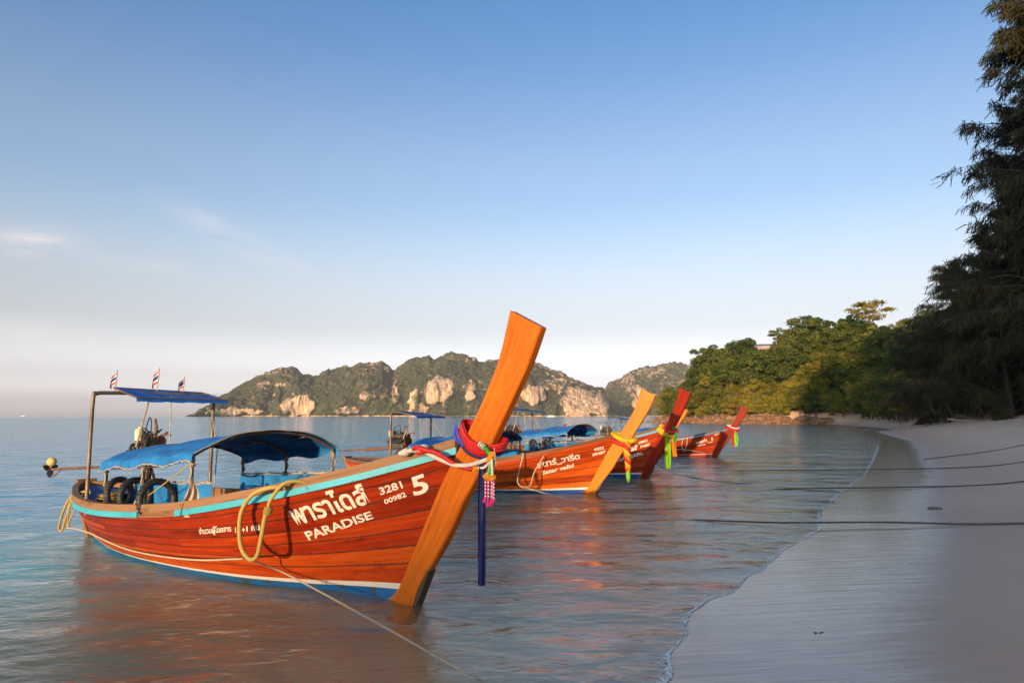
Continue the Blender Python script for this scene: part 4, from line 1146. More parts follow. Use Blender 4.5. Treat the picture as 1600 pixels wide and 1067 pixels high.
TEXTS = {
 1: [
   ('พาราไดส์', [(-0.954, 0.888), (-0.215, 1.119), (-0.199, 0.916), (-0.943, 0.675)]),
   ('PARADISE', [(-0.902, 0.620), (-0.237, 0.842), (-0.232, 0.770), (-0.893, 0.533)]),
   ('3281', [(-0.095, 1.060), (0.093, 1.126), (0.096, 1.061), (-0.103, 0.990)]),
   ('00982', [(-0.094, 0.950), (0.095, 1.026), (0.102, 0.982), (-0.096, 0.905)]),
   ('5', [(0.169, 1.151), (0.287, 1.196), (0.293, 1.027), (0.157, 0.983)]),
   ('จำนวนผู้โดยสาร', [(-2.079, 0.598), (-1.623, 0.66), (-1.669, 0.569), (-2.138, 0.499)]),
   ('10', [(-1.593, 0.632), (-1.529, 0.641), (-1.556, 0.586), (-1.62, 0.576)]),
   ('+', [(-1.514, 0.633), (-1.482, 0.638), (-1.503, 0.594), (-1.535, 0.589)]),
   ('1', [(-1.458, 0.652), (-1.442, 0.654), (-1.467, 0.599), (-1.483, 0.597)]),
   ('คน', [(-1.402, 0.659), (-1.307, 0.673), (-1.329, 0.62), (-1.426, 0.605)])],
 2: [
   ('สตาร์_วารีด', [(-1.018, 0.830), (-0.168, 1.044), (-0.172, 0.866), (-1.044, 0.635)]),
   ('Satar valid', [(-0.978, 0.593), (-0.314, 0.779), (-0.332, 0.673), (-0.988, 0.485)]),
   ('4352', [(0.126, 1.150), (0.318, 1.194), (0.309, 1.119), (0.115, 1.075)]),
   ('00487', [(0.078, 1.014), (0.343, 1.098), (0.335, 1.022), (0.068, 0.942)])],
 3: [
   ('ดิสเพิร์ล', [(-0.725, 0.829), (-0.093, 1.012), (-0.116, 0.836), (-0.763, 0.622)]),
   ('DISA PEARL', [(-0.826, 0.515), (0.006, 0.789), (0.006, 0.689), (-0.853, 0.412)]),
   ('0901', [(-0.051, 1.059), (0.166, 1.133), (0.167, 1.060), (-0.068, 0.984)]),
   ('31607', [(-0.036, 0.948), (0.223, 1.023), (0.211, 0.949), (-0.052, 0.873)])],
 4: [
   ('ทอยท่า', [(-0.680, 0.813), (-0.264, 0.976), (-0.267, 0.779), (-0.705, 0.647)]),
   ('1', [(-0.081, 0.992), (-0.031, 1.008), (-0.039, 0.844), (-0.091, 0.821)]),
   ('4311', [(0.048, 1.155), (0.248, 1.235), (0.238, 1.154), (0.038, 1.073)]),
   ('THOYTHA', [(-0.663, 0.598), (-0.329, 0.680), (-0.338, 0.614), (-0.673, 0.531)]),
   ('POWER', [(-0.247, 0.746), (-0.044, 0.801), (-0.050, 0.745), (-0.255, 0.680)])],
}

# ------------------------------------------------------------------ the boat
def t_paint(u):
    """height fraction where the bottom paint ends"""
    zk, zs = _sm(u, UK), _sm(u, UZ)
    zp = np.interp(u, [0, .12, .5, .85, 1], [0.06, 0.05, 0.075, 0.115, 0.17])
    return (zp - zk) / (zs - zk)
def t_white(u, w):
    zk, zs = _sm(u, UK), _sm(u, UZ)
    return t_paint(u) - np.interp(u, [0, .35, .6, 1], [0.012, 0.016, 0.026, w]) / (zs - zk)

def skin_strip(mb, us, t0, t1, nt_=3, out=0.0, sgn=1, mat_i=0, lip=0.0, v0=0.0):
    """strip of hull skin between height fractions; sgn 1 starboard, -1 port"""
    rows = []
    ts = np.linspace(0, 1, nt_)
    G = np.zeros((len(us), nt_ + (2 if lip else 0), 3)); UVs = np.zeros((len(us), nt_ + (2 if lip else 0), 2))
    for j, q in enumerate(ts):
        P = hull_ut(us, t0 + (t1 - t0) * q)
        P[:, 1] -= out
        G[:, j + (1 if lip else 0)] = P
        UVs[:, j + (1 if lip else 0)] = np.stack([us * 7.1, np.full(len(us), v0 + q * 0.13)], -1)
    if lip:
        for j, src in ((0, 1), (nt_ + 1, nt_)):
            P = G[:, src].copy(); P[:, 1] += lip
            G[:, j] = P; UVs[:, j] = UVs[:, src]
    if sgn < 0: G[..., 1] *= -1
    mb.quadmesh(G, uv=UVs, mat=mat_i, flip=(sgn > 0))

def make_boat(idx, loc, ang, scl, label, hull, stem_m, rail_m, bottom_m, rail_pieces, roof=True, fine=True, white_w=0.055, roof_spec=None, canopy_x=(-4.05, -2.15), engine=True, canopy_m='tarp'):
    g = np.random.default_rng(500 + idx)
    root = empty('longtail_boat', (loc[0], loc[1], 0.0), R(ang)); root.scale = scl
    tag(root, label, 'boat', 'long-tail boats moored in a row')
    ua = np.linspace(0, 1, 64)
    # painted bottom with keel
    mb = MB()
    for sg in (1, -1): skin_strip(mb, ua, np.zeros_like(ua), t_white(ua, white_w), 7, 0.0, sg)
    mb.build('bottom', M[bottom_m], root, True)
    mb = MB()
    for sg in (1, -1): skin_strip(mb, ua, t_white(ua, white_w), t_paint(ua), 2, 0.004, sg, lip=0.006)
    mb.build('boot_stripe', M['white'], root)
    # strakes
    ns = 7
    edges = [0.0] + list(np.cumsum(g.uniform(.85, 1.15, ns)))
    edges = np.array(edges) / edges[-1]
    for sg in (1, -1):
        for k in range(ns):
            cut = g.uniform(.3, .68)
            for (u0, u1) in ((0.0, cut), (cut + 0.0006, 1.0)):
                us = np.linspace(u0, u1, 30)
                tp = t_paint(us); gap = 0.0042
                t0 = tp + (1 - tp) * edges[k] + (gap if k else 0); t1 = tp + (1 - tp) * edges[k + 1] - gap
                mb = MB(); skin_strip(mb, us, t0, t1, 3, g.uniform(0, 0.0045), sg, lip=0.016, v0=k * 1.7)
                mb.build('plank', M[hull], root, True)
    # caulking behind the seams
    mb = MB()
    for sg in (1, -1): skin_strip(mb, ua, t_paint(ua), np.ones_like(ua), 9, -0.007, sg)
    mb.build('caulking', M['caulk'], root, True)
    # inner lining
    mb = MB()
    for sg in (1, -1): skin_strip(mb, ua, np.zeros_like(ua) + .0, np.ones_like(ua), 9, -0.018, sg)
    mb.build('hull_lining', M['inner'], root, True)
    # gunwales and rubbing rails
    def rail(u0, u1, z0, z1, o0, o1, name, m_, sg, n=50):
        us = np.linspace(u0, u1, n); P = hull_ut(us, np.ones_like(us))
        sec = [(o1, z0), (o1, z1), (o0, z1), (o0, z0)]
        G = np.zeros((n, 4, 3)); UVs = np.zeros((n, 5, 2))
        for j, (o, z) in enumerate(sec):
            G[:, j] = P + np.array([0, -o, z])
        for j in range(5): UVs[:, j] = np.stack([us * 7.1, np.full(n, j * .07)], -1)
        if sg < 0: G[..., 1] *= -1
        mb = MB(); mb.quadmesh(G, close_v=True, uv=UVs, flip=(sg < 0))
        for e in (0, n - 1): mb.face([tuple(G[e, j]) for j in range(4)])
        return mb.build(name, M[m_], root)
    for sg in (1, -1):
        rail(0.0, 0.999, 0.028, 0.105, -0.055, 0.022, 'gunwale', 'rail_brown', sg)
        rail(0.0, 0.999, -0.034, 0.028, -0.02, 0.006, 'sheer_plank', 'rail_brown' if rail_m else hull, sg)
        if rail_m:
            for (xa, xb) in rail_pieces: rail((xa + 6.5) / 7.1, min((xb + 6.5) / 7.1, 1.0), -0.033, 0.027, 0.007, 0.026, 'rubbing_rail', rail_m, sg)
    # sternpost
    mb = MB(); zz = np.linspace(-.1, .78, 8)
    G = np.array([[(x_stern(z) - .05, -.13, z), (x_stern(z) + .03, -.13, z), (x_stern(z) + .03, .13, z), (x_stern(z) - .05, .13, z)] for z in zz]); mb.quadmesh(G, close_v=True, uv=np.array([[(z, j * .1) for j in range(5)] for z in zz])); mb.face(G[-1]); mb.build('transom', M['rail_brown'], root)
    # stem: curved beam with bevelled edges
    rear = np.array(catmull([(-0.27, -.18), (-0.17, 0.0), (-0.07, 0.2), (0.193, 0.71), (0.361, 1.037), (0.50, 1.27), (0.71, 1.584), (0.884, 1.881), (1.035, 2.2), (1.148, 2.593)], 5))
    fron = np.array(catmull([(-0.02, -.18), (0.08, 0.0), (0.17, 0.2), (0.47, 0.63), (0.64, 0.93), (0.80, 1.18), (0.975, 1.49), (1.185, 1.855), (1.343, 2.14), (1.465, 2.426)], 5))
    th, bv = 0.05, 0.012
    G = []
    n = len(rear)
    for i in range(n):
        a, c = rear[i], fron[i]; d = (c - a) / np.linalg.norm(c - a)
        q = [(a, -th + bv), (a + d * bv, -th), (c - d * bv, -th), (c, -th + bv), (c, th - bv), (c - d * bv, th), (a + d * bv, th), (a, th - bv)]
        G.append([(p[0], y, p[1]) for p, y in q])
    G = np.array(G)
    L_ = np.concatenate([[0], np.cumsum(np.linalg.norm(np.diff(rear, axis=0), axis=1))])
    vv = [0, .007, .33, .34, .44, .45, .78, .79, .8]
    mb = MB(); mb.quadmesh(G, close_v=True, uv=np.array([[(L_[i], v * 1.0) for v in vv] for i in range(n)]))
    mb.face(list(G[-1])[::-1], uv=[(0.3 + p[0], p[1]) for p in G[-1]][::-1])
    mb.build('stem', M[stem_m], root)
    mb = MB()
    prof = [(0.175, 0.30), (0.235, 0.36), (0.27, 0.33), (0.085, -0.06), (0.04, -0.17), (-.03, -.17), (0.03, -0.03)]
    for y0, y1 in ((-.046, .046),):
        for y in (y0, y1): mb.face([(p[0], y, p[1]) for p in (prof if y < 0 else prof[::-1])])
        for i in range(len(prof)):
            a, c = prof[i], prof[(i + 1) % len(prof)]
            mb.face([(a[0], y0, a[1]), (a[0], y1, a[1]), (c[0], y1, c[1]), (c[0], y0, c[1])])
    mb.build('cutwater', M['dark_wood'], root)
    # floor boards, thwarts, foredeck, stern deck
    for k in range(9):
        y = (k - 4) * 0.155
        xs = [x for x in np.linspace(-5.6, -0.6, 80) if float(hull_xz(x, .06)) > abs(y) + .11]
        if xs:
            mb = MB(); mb.box(((xs[0] + xs[-1]) / 2, y, .055), (xs[-1] - xs[0], .145, .022)); mb.build('floor_board', M['inner'], root)
    for x in (-1.55, -2.45, -3.3, -4.2):
        hb = float(hull_xz(x, .36)) - .03
        mb = MB(); mb.box((x, 0, .37), (.24, 2 * hb, .03)); mb.build('thwart', M['inner'], root)
    us = np.linspace(.80, .985, 12); P = hull_ut(us, np.full(12, .955)); mb = MB()
    G = np.array([[(p[0], p[1] * a * .95, p[2] + .02 * (1 - a * a)) for a in np.linspace(1, -1, 7)] for p in P]); mb.quadmesh(G, uv=np.array([[(p[0], a) for a in np.linspace(1, -1, 7)] for p in P])); mb.build('foredeck', M['rail_brown'], root)
    us = np.linspace(.03, .19, 8); P = hull_ut(us, np.full(8, .93)); mb = MB()
    G = np.array([[(p[0], p[1] * a * .95, p[2] + .12 * (1 - a * a)) for a in np.linspace(1, -1, 9)] for p in P]); mb.quadmesh(G); mb.build('stern_cover', M['tarp_dark'], root, True)
    # main canopy on three hoops
    x0, x1 = canopy_x
    hx = [x0 + .05, (x0 + x1) / 2, x1 - .02]
    eave = lambda x: np.interp(x, [-4.1, -2.15], [1.17, 1.335]); rise = lambda x: np.interp(x, [-4.1, -2.15], [.185, .215])
    hw = lambda x: np.interp(x, [-4.2, -3.0, -2.1], [.88, .92, .90])
    a = np.linspace(-1, 1, 37); nx = 44
    G = []
    for x in np.linspace(x0 - .04, x1 + .03, nx):
        sag = -.055 * math.sin(math.pi * ((x - x0) / (x1 - x0) * 2 % 1.0)) ** 2
        w = hw(x) + .02; e = eave(x)
        row = []
        for q in a:
            z = e + rise(x) * (1 - abs(q) ** 2.1) + sag * (1 - q * q) + .014 * float(vnoise(np.array(x * 5.0), np.array(q * 4.0), 0.0, idx)) - .010 * abs(float(vnoise(np.array(x * 9.0 + q * 5), np.array(q * 2.0), 0.0, idx + 5)))
            row.append((x, w * math.copysign(abs(q) ** .9, q), z))
        dr = .10 + .02 * math.sin(x * 9)
        row = [(x, -w - .012 + .012 * math.sin(x * 31), e - dr)] + [(x, -w - .014 + .008 * math.sin(x * 31), e - dr * .5)] + row + [(x, w + .014, e - dr * .5), (x, w + .012 + .01 * math.sin(x * 27), e - dr)]
        G.append(row)
    mb = MB(); G = np.array(G); mb.quadmesh(G); mb.quadmesh(G - np.array([0, 0, .006]), flip=True)
    can = mb.build('canopy', M[canopy_m], root, True)
    if fine:   # lacing along the eaves and the front edge
        for sd in (0, -1):
            mb = MB(); mb.tube([tuple(q + np.array([0, (-.012 if sd == 0 else .012), .012 * (i % 2)])) for i, q in enumerate(G[:, sd])], .006, 5); mb.build('eave_lacing', M['rope_p'], can, True)
        mb = MB(); mb.tube([tuple(q + np.array([.01 + .016 * (i % 2), 0, .004])) for i, q in enumerate(G[-1, 2:-2])], .005, 5); mb.build('eave_lacing', M['rope_p'], can, True)
    for x in hx:
        w, e, rs_ = hw(x) - .005, eave(x) - .025, rise(x)
        arc = [(x, -w, float(np.interp(x, UX, UZ)) - .02), (x, -w, e - .06), (x, -w * .985, e)] + [(x, w * math.copysign(abs(q) ** .9, q) * .985, e + rs_ * (1 - abs(q) ** 2.1)) for q in np.linspace(-.92, .92, 13)] + [(x, w * .985, e), (x, w, e - .06), (x, w, float(np.interp(x, UX, UZ)) - .02)]
        mb = MB(); mb.tube(arc, .017, 7); mb.build('hoop', M['pipe'], can, True)
        if fine:
            for sg in (-1, 1):   # lashings
                mb = MB()
                for q in range(4): mb.torus((x + g.normal() * .004, sg * w, e - .05 - q * .017), (g.normal() * .25, g.normal() * .25, 1), .024, .008, 10, 5)
                mb.tube(catmull([(x, sg * w - .02, e - .1), (x + .02, sg * (w + .02), e - .17), (x - .01, sg * w - .02, e - .26)], 4), .008, 5); mb.build('lashing', M['rope_p'], can, True)
    for yy in (-.45, 0, .45):
        mb = MB(); q = yy / .9; mb.tube([(x, hw(x) * math.copysign(abs(q) ** .9, q) if q else 0, eave(x) - .04 + rise(x) * (1 - abs(q) ** 2.1)) for x in hx], .011, 6); mb.build('ridge_pole', M['pipe'], can, True)
    # weather screens laced below the canopy
    def screen(sg, xa, xb, ztop, zbot, m_='tarp', name='weather_screen', inb=0.0):
        nx_, nz_ = 40, 8; G = np.zeros((nx_, nz_, 3))
        for i, x in enumerate(np.linspace(xa, xb, nx_)):
            for j, q in enumerate(np.linspace(0, 1, nz_)):
                zt = np.interp(x, [xa, xb], ztop); z = zt + (zbot - zt) * q
                G[i, j] = (x, sg * (min(hw(x) - .035 - .03 * q, float(hull_xz(x, min(z, .6))) - .06) - inb + .012 * math.sin(x * 14 + q * 2) * (.3 + q)), z + .012 * math.sin(x * 22) * (1 - q))
        mb = MB(); mb.quadmesh(G); mb.quadmesh(G + np.array([0, .005, 0]), flip=True)
        sc_ = mb.build(name, M[m_], root, True)
        mb = MB(); pts = []
        for i in range(0, nx_): pts.append(tuple(G[i, 0] + np.array([0, 0, .012 + .018 * (i % 2)])))
        mb.tube(pts, .006, 5); mb.tube([tuple(G[0, 0] + np.array([0, 0, .02])), tuple(G[-1, 0] + np.array([0, 0, .02]))], .008, 5); mb.build('lacing', M['rope_p'], sc_, True)
    screen(1, x0 + .05, x1, [.90, 1.0], .42)
    screen(-1, x0 + .05, x0 + (x1 - x0) * .86, [.90, .97], .40, inb=.30)
    # stern shelter
    if roof:
        rs = roof_spec or [(-4.75, -.52, 2.06), (-4.15, -.52, 1.925), (-4.20, .74, 1.92), (-4.85, .74, 2.03)]
        hxr = -4.65
        mb = MB(); mb.tube(catmull([(hxr, -.80, .5), (hxr, -.80, 1.0), (hxr, -.80, 1.90), (hxr, -.76, 1.975), (hxr, -.66, 1.99), (hxr, -.2, 1.995), (hxr, .4, 1.99), (hxr, .68, 1.985), (hxr, .77, 1.965), (hxr, .80, 1.9), (hxr, .80, 1.0), (hxr, .80, .5)], 5), .024, 8)
        sh = mb.build('shelter_frame', M['pipe'], root, True)
        A, B_, C_, D_ = [np.array(p) for p in rs]
        nu_, nv_ = 14, 8; G = np.zeros((nu_, nv_, 3))
        for i, p in enumerate(np.linspace(0, 1, nu_)):
            for j, q in enumerate(np.linspace(0, 1, nv_)):
                c = (A * (1 - p) + D_ * p) * (1 - q) + (B_ * (1 - p) + C_ * p) * q
                c[2] += -.03 * math.sin(math.pi * p) * math.sin(math.pi * q) + .006 * math.sin(p * 25)
                G[i, j] = c
        mb = MB(); mb.quadmesh(G, flip=True); mb.quadmesh(G - np.array([0, 0, .008])); hem = np.array([G[:, -1], G[:, -1] + np.array([.005, 0, -.05])]); mb.quadmesh(hem); mb.build('shelter_roof', M['roof_tarp'], root, True)
        mb = MB(); mb.tube([tuple(A), tuple(D_)], .012, 6); mb.tube([tuple(B_), tuple(C_)], .012, 6); mb.tube([tuple(A), tuple(B_)], .012, 6); mb.tube([tuple(D_), tuple(C_)], .012, 6); mb.build('roof_batten', M['pipe'], sh, True)
        mb = MB(); mb.tube(catmull([(-4.5, .1, 1.96), (-4.45, .08, 1.6), (-4.42, .06, 1.22)], 4), .008, 5); mb.tube([(-4.55, -.15, 1.98), (-4.75, -.2, 1.3)], .012, 6); mb.tube([(-4.6, .72, 1.9), (-4.1, .55, 1.25), (-4.05, .5, .65)], .007, 5); mb.build('stay', M['pipe_pale'], sh, True)
    # engine on its swivel with the long propeller shaft
    if engine:
        en = empty('engine', (-5.15, .18, 0), 0, root)
        mb = MB()
        mb.box((0, 0, 1.15), (.46, .26, .20)); mb.box((-.02, 0, 1.30), (.40, .17, .12)); mb.box((.02, 0, 1.385), (.30, .11, .05))
        for k in range(4): mb.lathe((-.16 + k * .1, 0, 1.40), (0, 0, 1), [(0, .028), (.05, .028), (.055, .012), (.09, .012), (.09, 0)], 8)
        for k in range(4): mb.tube(catmull([(-.15 + k * .1, -.10, 1.31), (-.15 + k * .1, -.17, 1.30), (-.12 + k * .09, -.20, 1.22)], 3), .02, 6)
        mb.tube(catmull([(-.2, -.20, 1.21), (.15, -.20, 1.21), (.26, -.19, 1.28), (.30, -.17, 1.42)], 4), .028, 7)
        mb.build('engine_block', M['iron'], en)
        mb = MB(); mb.lathe((.25, 0, 1.2), (1, 0, 0), [(0, .03), (.0, .15), (.03, .15), (.03, .03)], 14); mb.lathe((.25, .02, 1.36), (1, 0, 0), [(0, .01), (0, .07), (.025, .07), (.025, .01)], 10); mb.torus((.29, -.12, 1.30), (1, 0, 0), .06, .012, 12, 5); mb.build('flywheel', M['rust'], en, True)
        mb = MB()
        for k in range(6): mb.tube(catmull([(g.uniform(-.2, .2), g.uniform(-.1, .1), 1.36), (g.uniform(-.3, .3), g.uniform(-.18, .18), 1.46 + g.uniform(0, .08)), (g.uniform(-.25, .25), g.uniform(-.12, .12), 1.30)], 5), .009, 5)
        mb.tube(catmull([(.0, 0, 1.4), (.06, -.02, 1.58), (-.02, 0, 1.68), (-.15, .03, 1.60), (-.25, .05, 1.42)], 5), .008, 5); mb.build('hose', M['rubber'], en, True)
        mb = MB(); mb.lathe((-.20, -.05, 1.36), (0, 0, 1), [(0, 0), (0, .055), (.14, .06), (.16, .05), (.165, .02), (.19, .02), (.19, 0)], 12); mb.build('fuel_bottle', M['cream_plastic'], en, True)
        mb = MB(); mb.tube([(.12, 0, 1.34), (.20, -.02, 1.55), (.17, -.03, 1.66)], [.024, .02, .018], 7); mb.tube([(.14, .02, 1.40), (.36, .04, 1.46), (.43, .05, 1.44)], [.02, .018, .02], 7); mb.build('tiller', M['rust'], en, True)
        mb = MB(); mb.tube([(0, 0, .62), (0, 0, 1.08)], [.05, .04], 8); mb.box((0, 0, 1.05), (.34, .16, .06)); mb.tube([(-.2, -.06, .66), (0, -.04, .98)], .02, 6); mb.tube([(.2, .06, .66), (0, .04, .98)], .02, 6); mb.box((0, 0, .64), (.5, .42, .05)); mb.build('engine_mount', M['iron'], en)
        mb = MB(); mb.tube([(.42, 0, 1.055), (-.3, 0, 1.01), (-1.0, .0, .965)], .042, 8); mb.build('shaft_housing', M['rust'], en, True)
        sf = MB(); sf.tube([(-1.0, 0, .965), (-3.12, 0, .83)], .021, 8); sf.tube([(-2.7, 0, .86), (-3.05, 0, .70)], .010, 5); sf.build('propeller_shaft', M['rust'], en, True)
        mb = MB(); mb.lathe((-3.08, 0, .832), (-1, 0, -.06), [(0, 0), (0, .035), (.09, .035), (.14, .008), (.14, 0)], 10)
        for k in range(3):
            aa = 2 * math.pi * k / 3 + .5; u_ = np.array([0, math.cos(aa), math.sin(aa)]); w_ = np.array([.35, -math.sin(aa) * .9, math.cos(aa) * .9])
            c0 = np.array([-3.14, 0, .828]); G = np.array([[c0 + u_ * r_ + w_ * (s_ * .05 * math.sin(math.pi * min(1, r_ / .13 * .8 + .15))) for s_ in (-1, 0, 1)] for r_ in np.linspace(.03, .13, 6)]); mb.quadmesh(G); mb.quadmesh(G + np.array([.006, 0, 0]), flip=True)
        mb.build('propeller', M['iron'], en, True)
        mb = MB(); mb.sphere((-3.1, .0, .955), (.085, .075, .075), 14, 9); mb.build('shaft_float', M['ochre'], en, True)
    for body, quad in TEXTS.get(idx, []):
        painted_text(body, quad, root, 0.026 if idx == 1 else 0.035)
    return root

def on_boat(boat, mb, name, m_, label, cat, group=None, smooth=True, kind=None):
    """a thing of its own that lies on, hangs from or is tied to a boat (built in that boat's axes)"""
    o = mb.build(name, m_, None, smooth)
    o.location = boat.location; o.rotation_euler = boat.rotation_euler; o.scale = boat.scale
    return tag(o, label, cat, group, kind)
def on_boat_root(boat, name, label, cat, group=None):
    o = empty(name, boat.location, boat.rotation_euler[2]); o.scale = boat.scale
    return tag(o, label, cat, group)

boat1 = make_boat(1, (-0.93, 6.45), -35.29, (1, 1, 1), 'nearest long-tail boat, PARADISE and a big 5 painted on its red planks', 'red', 'stem_orange', 'turq', 'blue', [(-6.42, -2.80), (-2.06, 0.6)])
boat2 = make_boat(2, (1.76, 15.23), -22, (.98, 1.2, .88), 'orange-red long-tail boat lettered Satar valid, with yellow-orange prow', 'orange_red', 'stem_yellow', None, 'deep_blue', [])
boat3 = make_boat(3, (3.66, 19.0), -38, (.94, .9, .95), 'dark red long-tail boat with red prow and PEARL in its name', 'maroon', 'stem_red', 'rail_blue', 'deep_blue', [(-6.4, .6)], roof_spec=[(-5.0, -1.0, 2.20), (-4.2, -1.0, 2.04), (-4.2, .95, 1.93), (-4.9, .95, 2.0)])
boat4 = make_boat(4, (8.5, 28.9), -28, (.95, 1.05, .82), 'farthest long-tail boat, low dark red bow with blue rail', 'maroon', 'stem_red', 'rail_blue', 'red_bottom', [(-6.4, .6)], white_w=.03)
boat5 = make_boat(5, (4.62, 24.0), -36, (1.1, .9, .78), 'long-tail boat almost hidden behind the one with the red prow', 'maroon', 'stem_orange', 'rail_blue', 'deep_blue', [(-6.4, .6)], roof=False)
# ------------------------------------------------------------------ gear on the nearest boat
def tube_mb(pts, r, n=8, k=8):
    mb = MB(); mb.tube(catmull(pts, k), r, n); return mb

# big loop of thick yellow rope hung over the side
mb = tube_mb([(-0.80, -0.80, 1.06), (-0.895, -0.905, 1.06), (-1.101, -0.93, 0.985), (-1.269, -0.92, 0.818), (-1.314, -0.90, 0.611), (-1.274, -0.89, 0.471), (-1.160, -0.885, 0.405), (-1.047, -0.89, 0.451), (-0.982, -0.90, 0.615), (-0.937, -0.90, 0.799), (-0.88, -0.90, 0.90)], .020, 9)
mb.tube(catmull([(-0.90, -0.90, 0.86), (-0.854, -0.905, 0.962), (-0.78, -0.82, 1.10), (-0.70, -0.66, 1.10), (-0.66, -0.52, 1.0)], 8), .017, 8)
for q in range(4): mb.torus((-0.905 + q * .006, -0.90, 0.835 + q * .016), (.25, .1, 1), .030, .012, 12, 6)
on_boat(boat1, mb, 'rope_loop', M['rope_y'], 'thick yellow rope loop hung over the side of the nearest boat', 'rope')
# line along the side from the stern to the loop and on down to the bottom of the sea
boat_inv = Matrix.Translation((-0.93, 6.45, 0)) @ Matrix.Rotation(R(-35.29), 4, 'Z')
def to_loc(p): return tuple(boat_inv.inverted() @ Vector(p))
mb = tube_mb([(-5.95, -0.50, 0.20), (-5.06, -0.62, 0.25), (-3.728, -0.72, 0.185), (-2.289, -0.83, 0.262), (-1.25, -0.895, 0.40)], .009, 6)
mb.tube(catmull([(-1.20, -.885, .41), to_loc((-2.13, 6.75, .18)), to_loc((-1.02, 5.66, .03)), to_loc((-0.45, 4.95, .0)), to_loc((-0.10, 4.55, -.03)), to_loc((.12, 4.2, -.06))], 10), .0085, 6)
on_boat(boat1, mb, 'mooring_rope', M['rope_p'], 'pale rope along the nearest hull running down into the foreground water', 'rope', 'mooring ropes')
# rope hanging off the stern
mb = tube_mb([(-5.35, -0.45, 0.70), (-5.60, -0.56, 0.66), (-5.78, -0.585, 0.46), (-5.93, -0.57, 0.24), (-5.955, -0.55, 0.17), (-5.87, -0.55, 0.19), (-5.74, -0.56, 0.40), (-5.62, -0.55, 0.64), (-5.5, -.4, .72)], .016, 7)
mb.tube(catmull([(-5.15, -.63, .70), (-5.2, -.74, .60), (-5.3, -.73, .36), (-5.26, -.73, .30), (-5.2, -.74, .40), (-5.1, -.66, .70)], 7), .010, 6)
on_boat(boat1, mb, 'stern_rope', M['rope_y'], 'yellow rope looped over the stern of the nearest boat', 'rope')
# coil inside the stern
mb = MB()
for q in range(6): mb.torus((-4.72 + .01 * q, -.52, .62 + .022 * q), (.1 * math.sin(q * 2), .1 * math.cos(q * 3), 1), .15 - .008 * q, .014, 18, 6)
on_boat(boat1, mb, 'rope_coil', M['rope_y'], 'coil of yellow rope at the stern post of the nearest boat', 'rope')
# tyres
for k, (x, lab) in enumerate([(-3.92, 'black tyre nearest the stern of the front boat'), (-3.52, 'middle black tyre leaning on the blue screen of the front boat'), (-3.0, 'largest black tyre by the beige cloth on the front boat')]):
    o = on_boat_root(boat1, 'tyre', lab, 'tyre', 'tyres hung along the nearest boat')
    rr = .165 + .014 * k; y = -float(np.interp(x, UX, UB)) + .17; ax = Vector((1, .30 - .12 * k, .12)).normalized()
    mb = MB(); mb.torus((x, y, .80), ax, rr, .036, 30, 10); mb.build('tyre_body', M['rubber'], o, True)
    u_ = Vector((0, 0, 1)); u_ = (u_ - ax * u_.dot(ax)).normalized(); w_ = ax.cross(u_)
    for q in range(30):
        th = 2 * math.pi * q / 30; d_ = u_ * math.cos(th) + w_ * math.sin(th); c = Vector((x, y, .80)) + d_ * (rr + .035)
        mb = MB(); mb.box(c, (.012, .046, .006), rot=Matrix((w_ * math.cos(th) - u_ * math.sin(th), ax, d_)).transposed()); mb.build('tread_block', M['rubber'], o)
# knotted rope on the middle post and a line up to the hoop
mb = MB()
for q in range(7): mb.torus((-3.10 + .012 * math.sin(q * 2.1), -.91, .80 + .018 * q), (.4 * math.sin(q), .3, 1), .034, .013, 12, 6)
mb.tube(catmull([(-3.1, -.92, .83), (-3.18, -.94, .78), (-3.16, -.95, .70), (-3.24, -.94, .66)], 5), .013, 6)
mb.tube([(-2.98, -.90, .86), (-2.2, -.90, 1.22)], .007, 5)
on_boat(boat1, mb, 'knotted_rope', M['rope_y'], 'knotted yellow rope on the middle canopy post of the front boat', 'rope')
# beige cloth over the rail by the front post
mb = strip([(-2.17, -.885, 1.02), (-2.15, -.89, .95), (-2.15, -.90, .88), (-2.16, -.90, .78), (-2.16, -.90, .70)], [.05, .10, .14, .17, .19], (.5, .86, 0), .020, 4, 13)
on_boat(boat1, mb, 'hanging_cloth', M['canvas'], 'beige cloth tied to the front canopy post of the nearest boat', 'cloth')
# yellow box inside
mb = MB(); rot = Matrix.Rotation(.5, 3, 'Z') @ Matrix.Rotation(.25, 3, 'Y')
mb.box((-2.62, -.10, .60), (.28, .20, .15), rot); mb.box((-2.62, -.10, .69), (.30, .22, .03), rot)
on_boat(boat1, mb, 'yellow_box', M['yellow_plastic'], 'yellow box standing inside the nearest boat under its canopy', 'box', smooth=False)
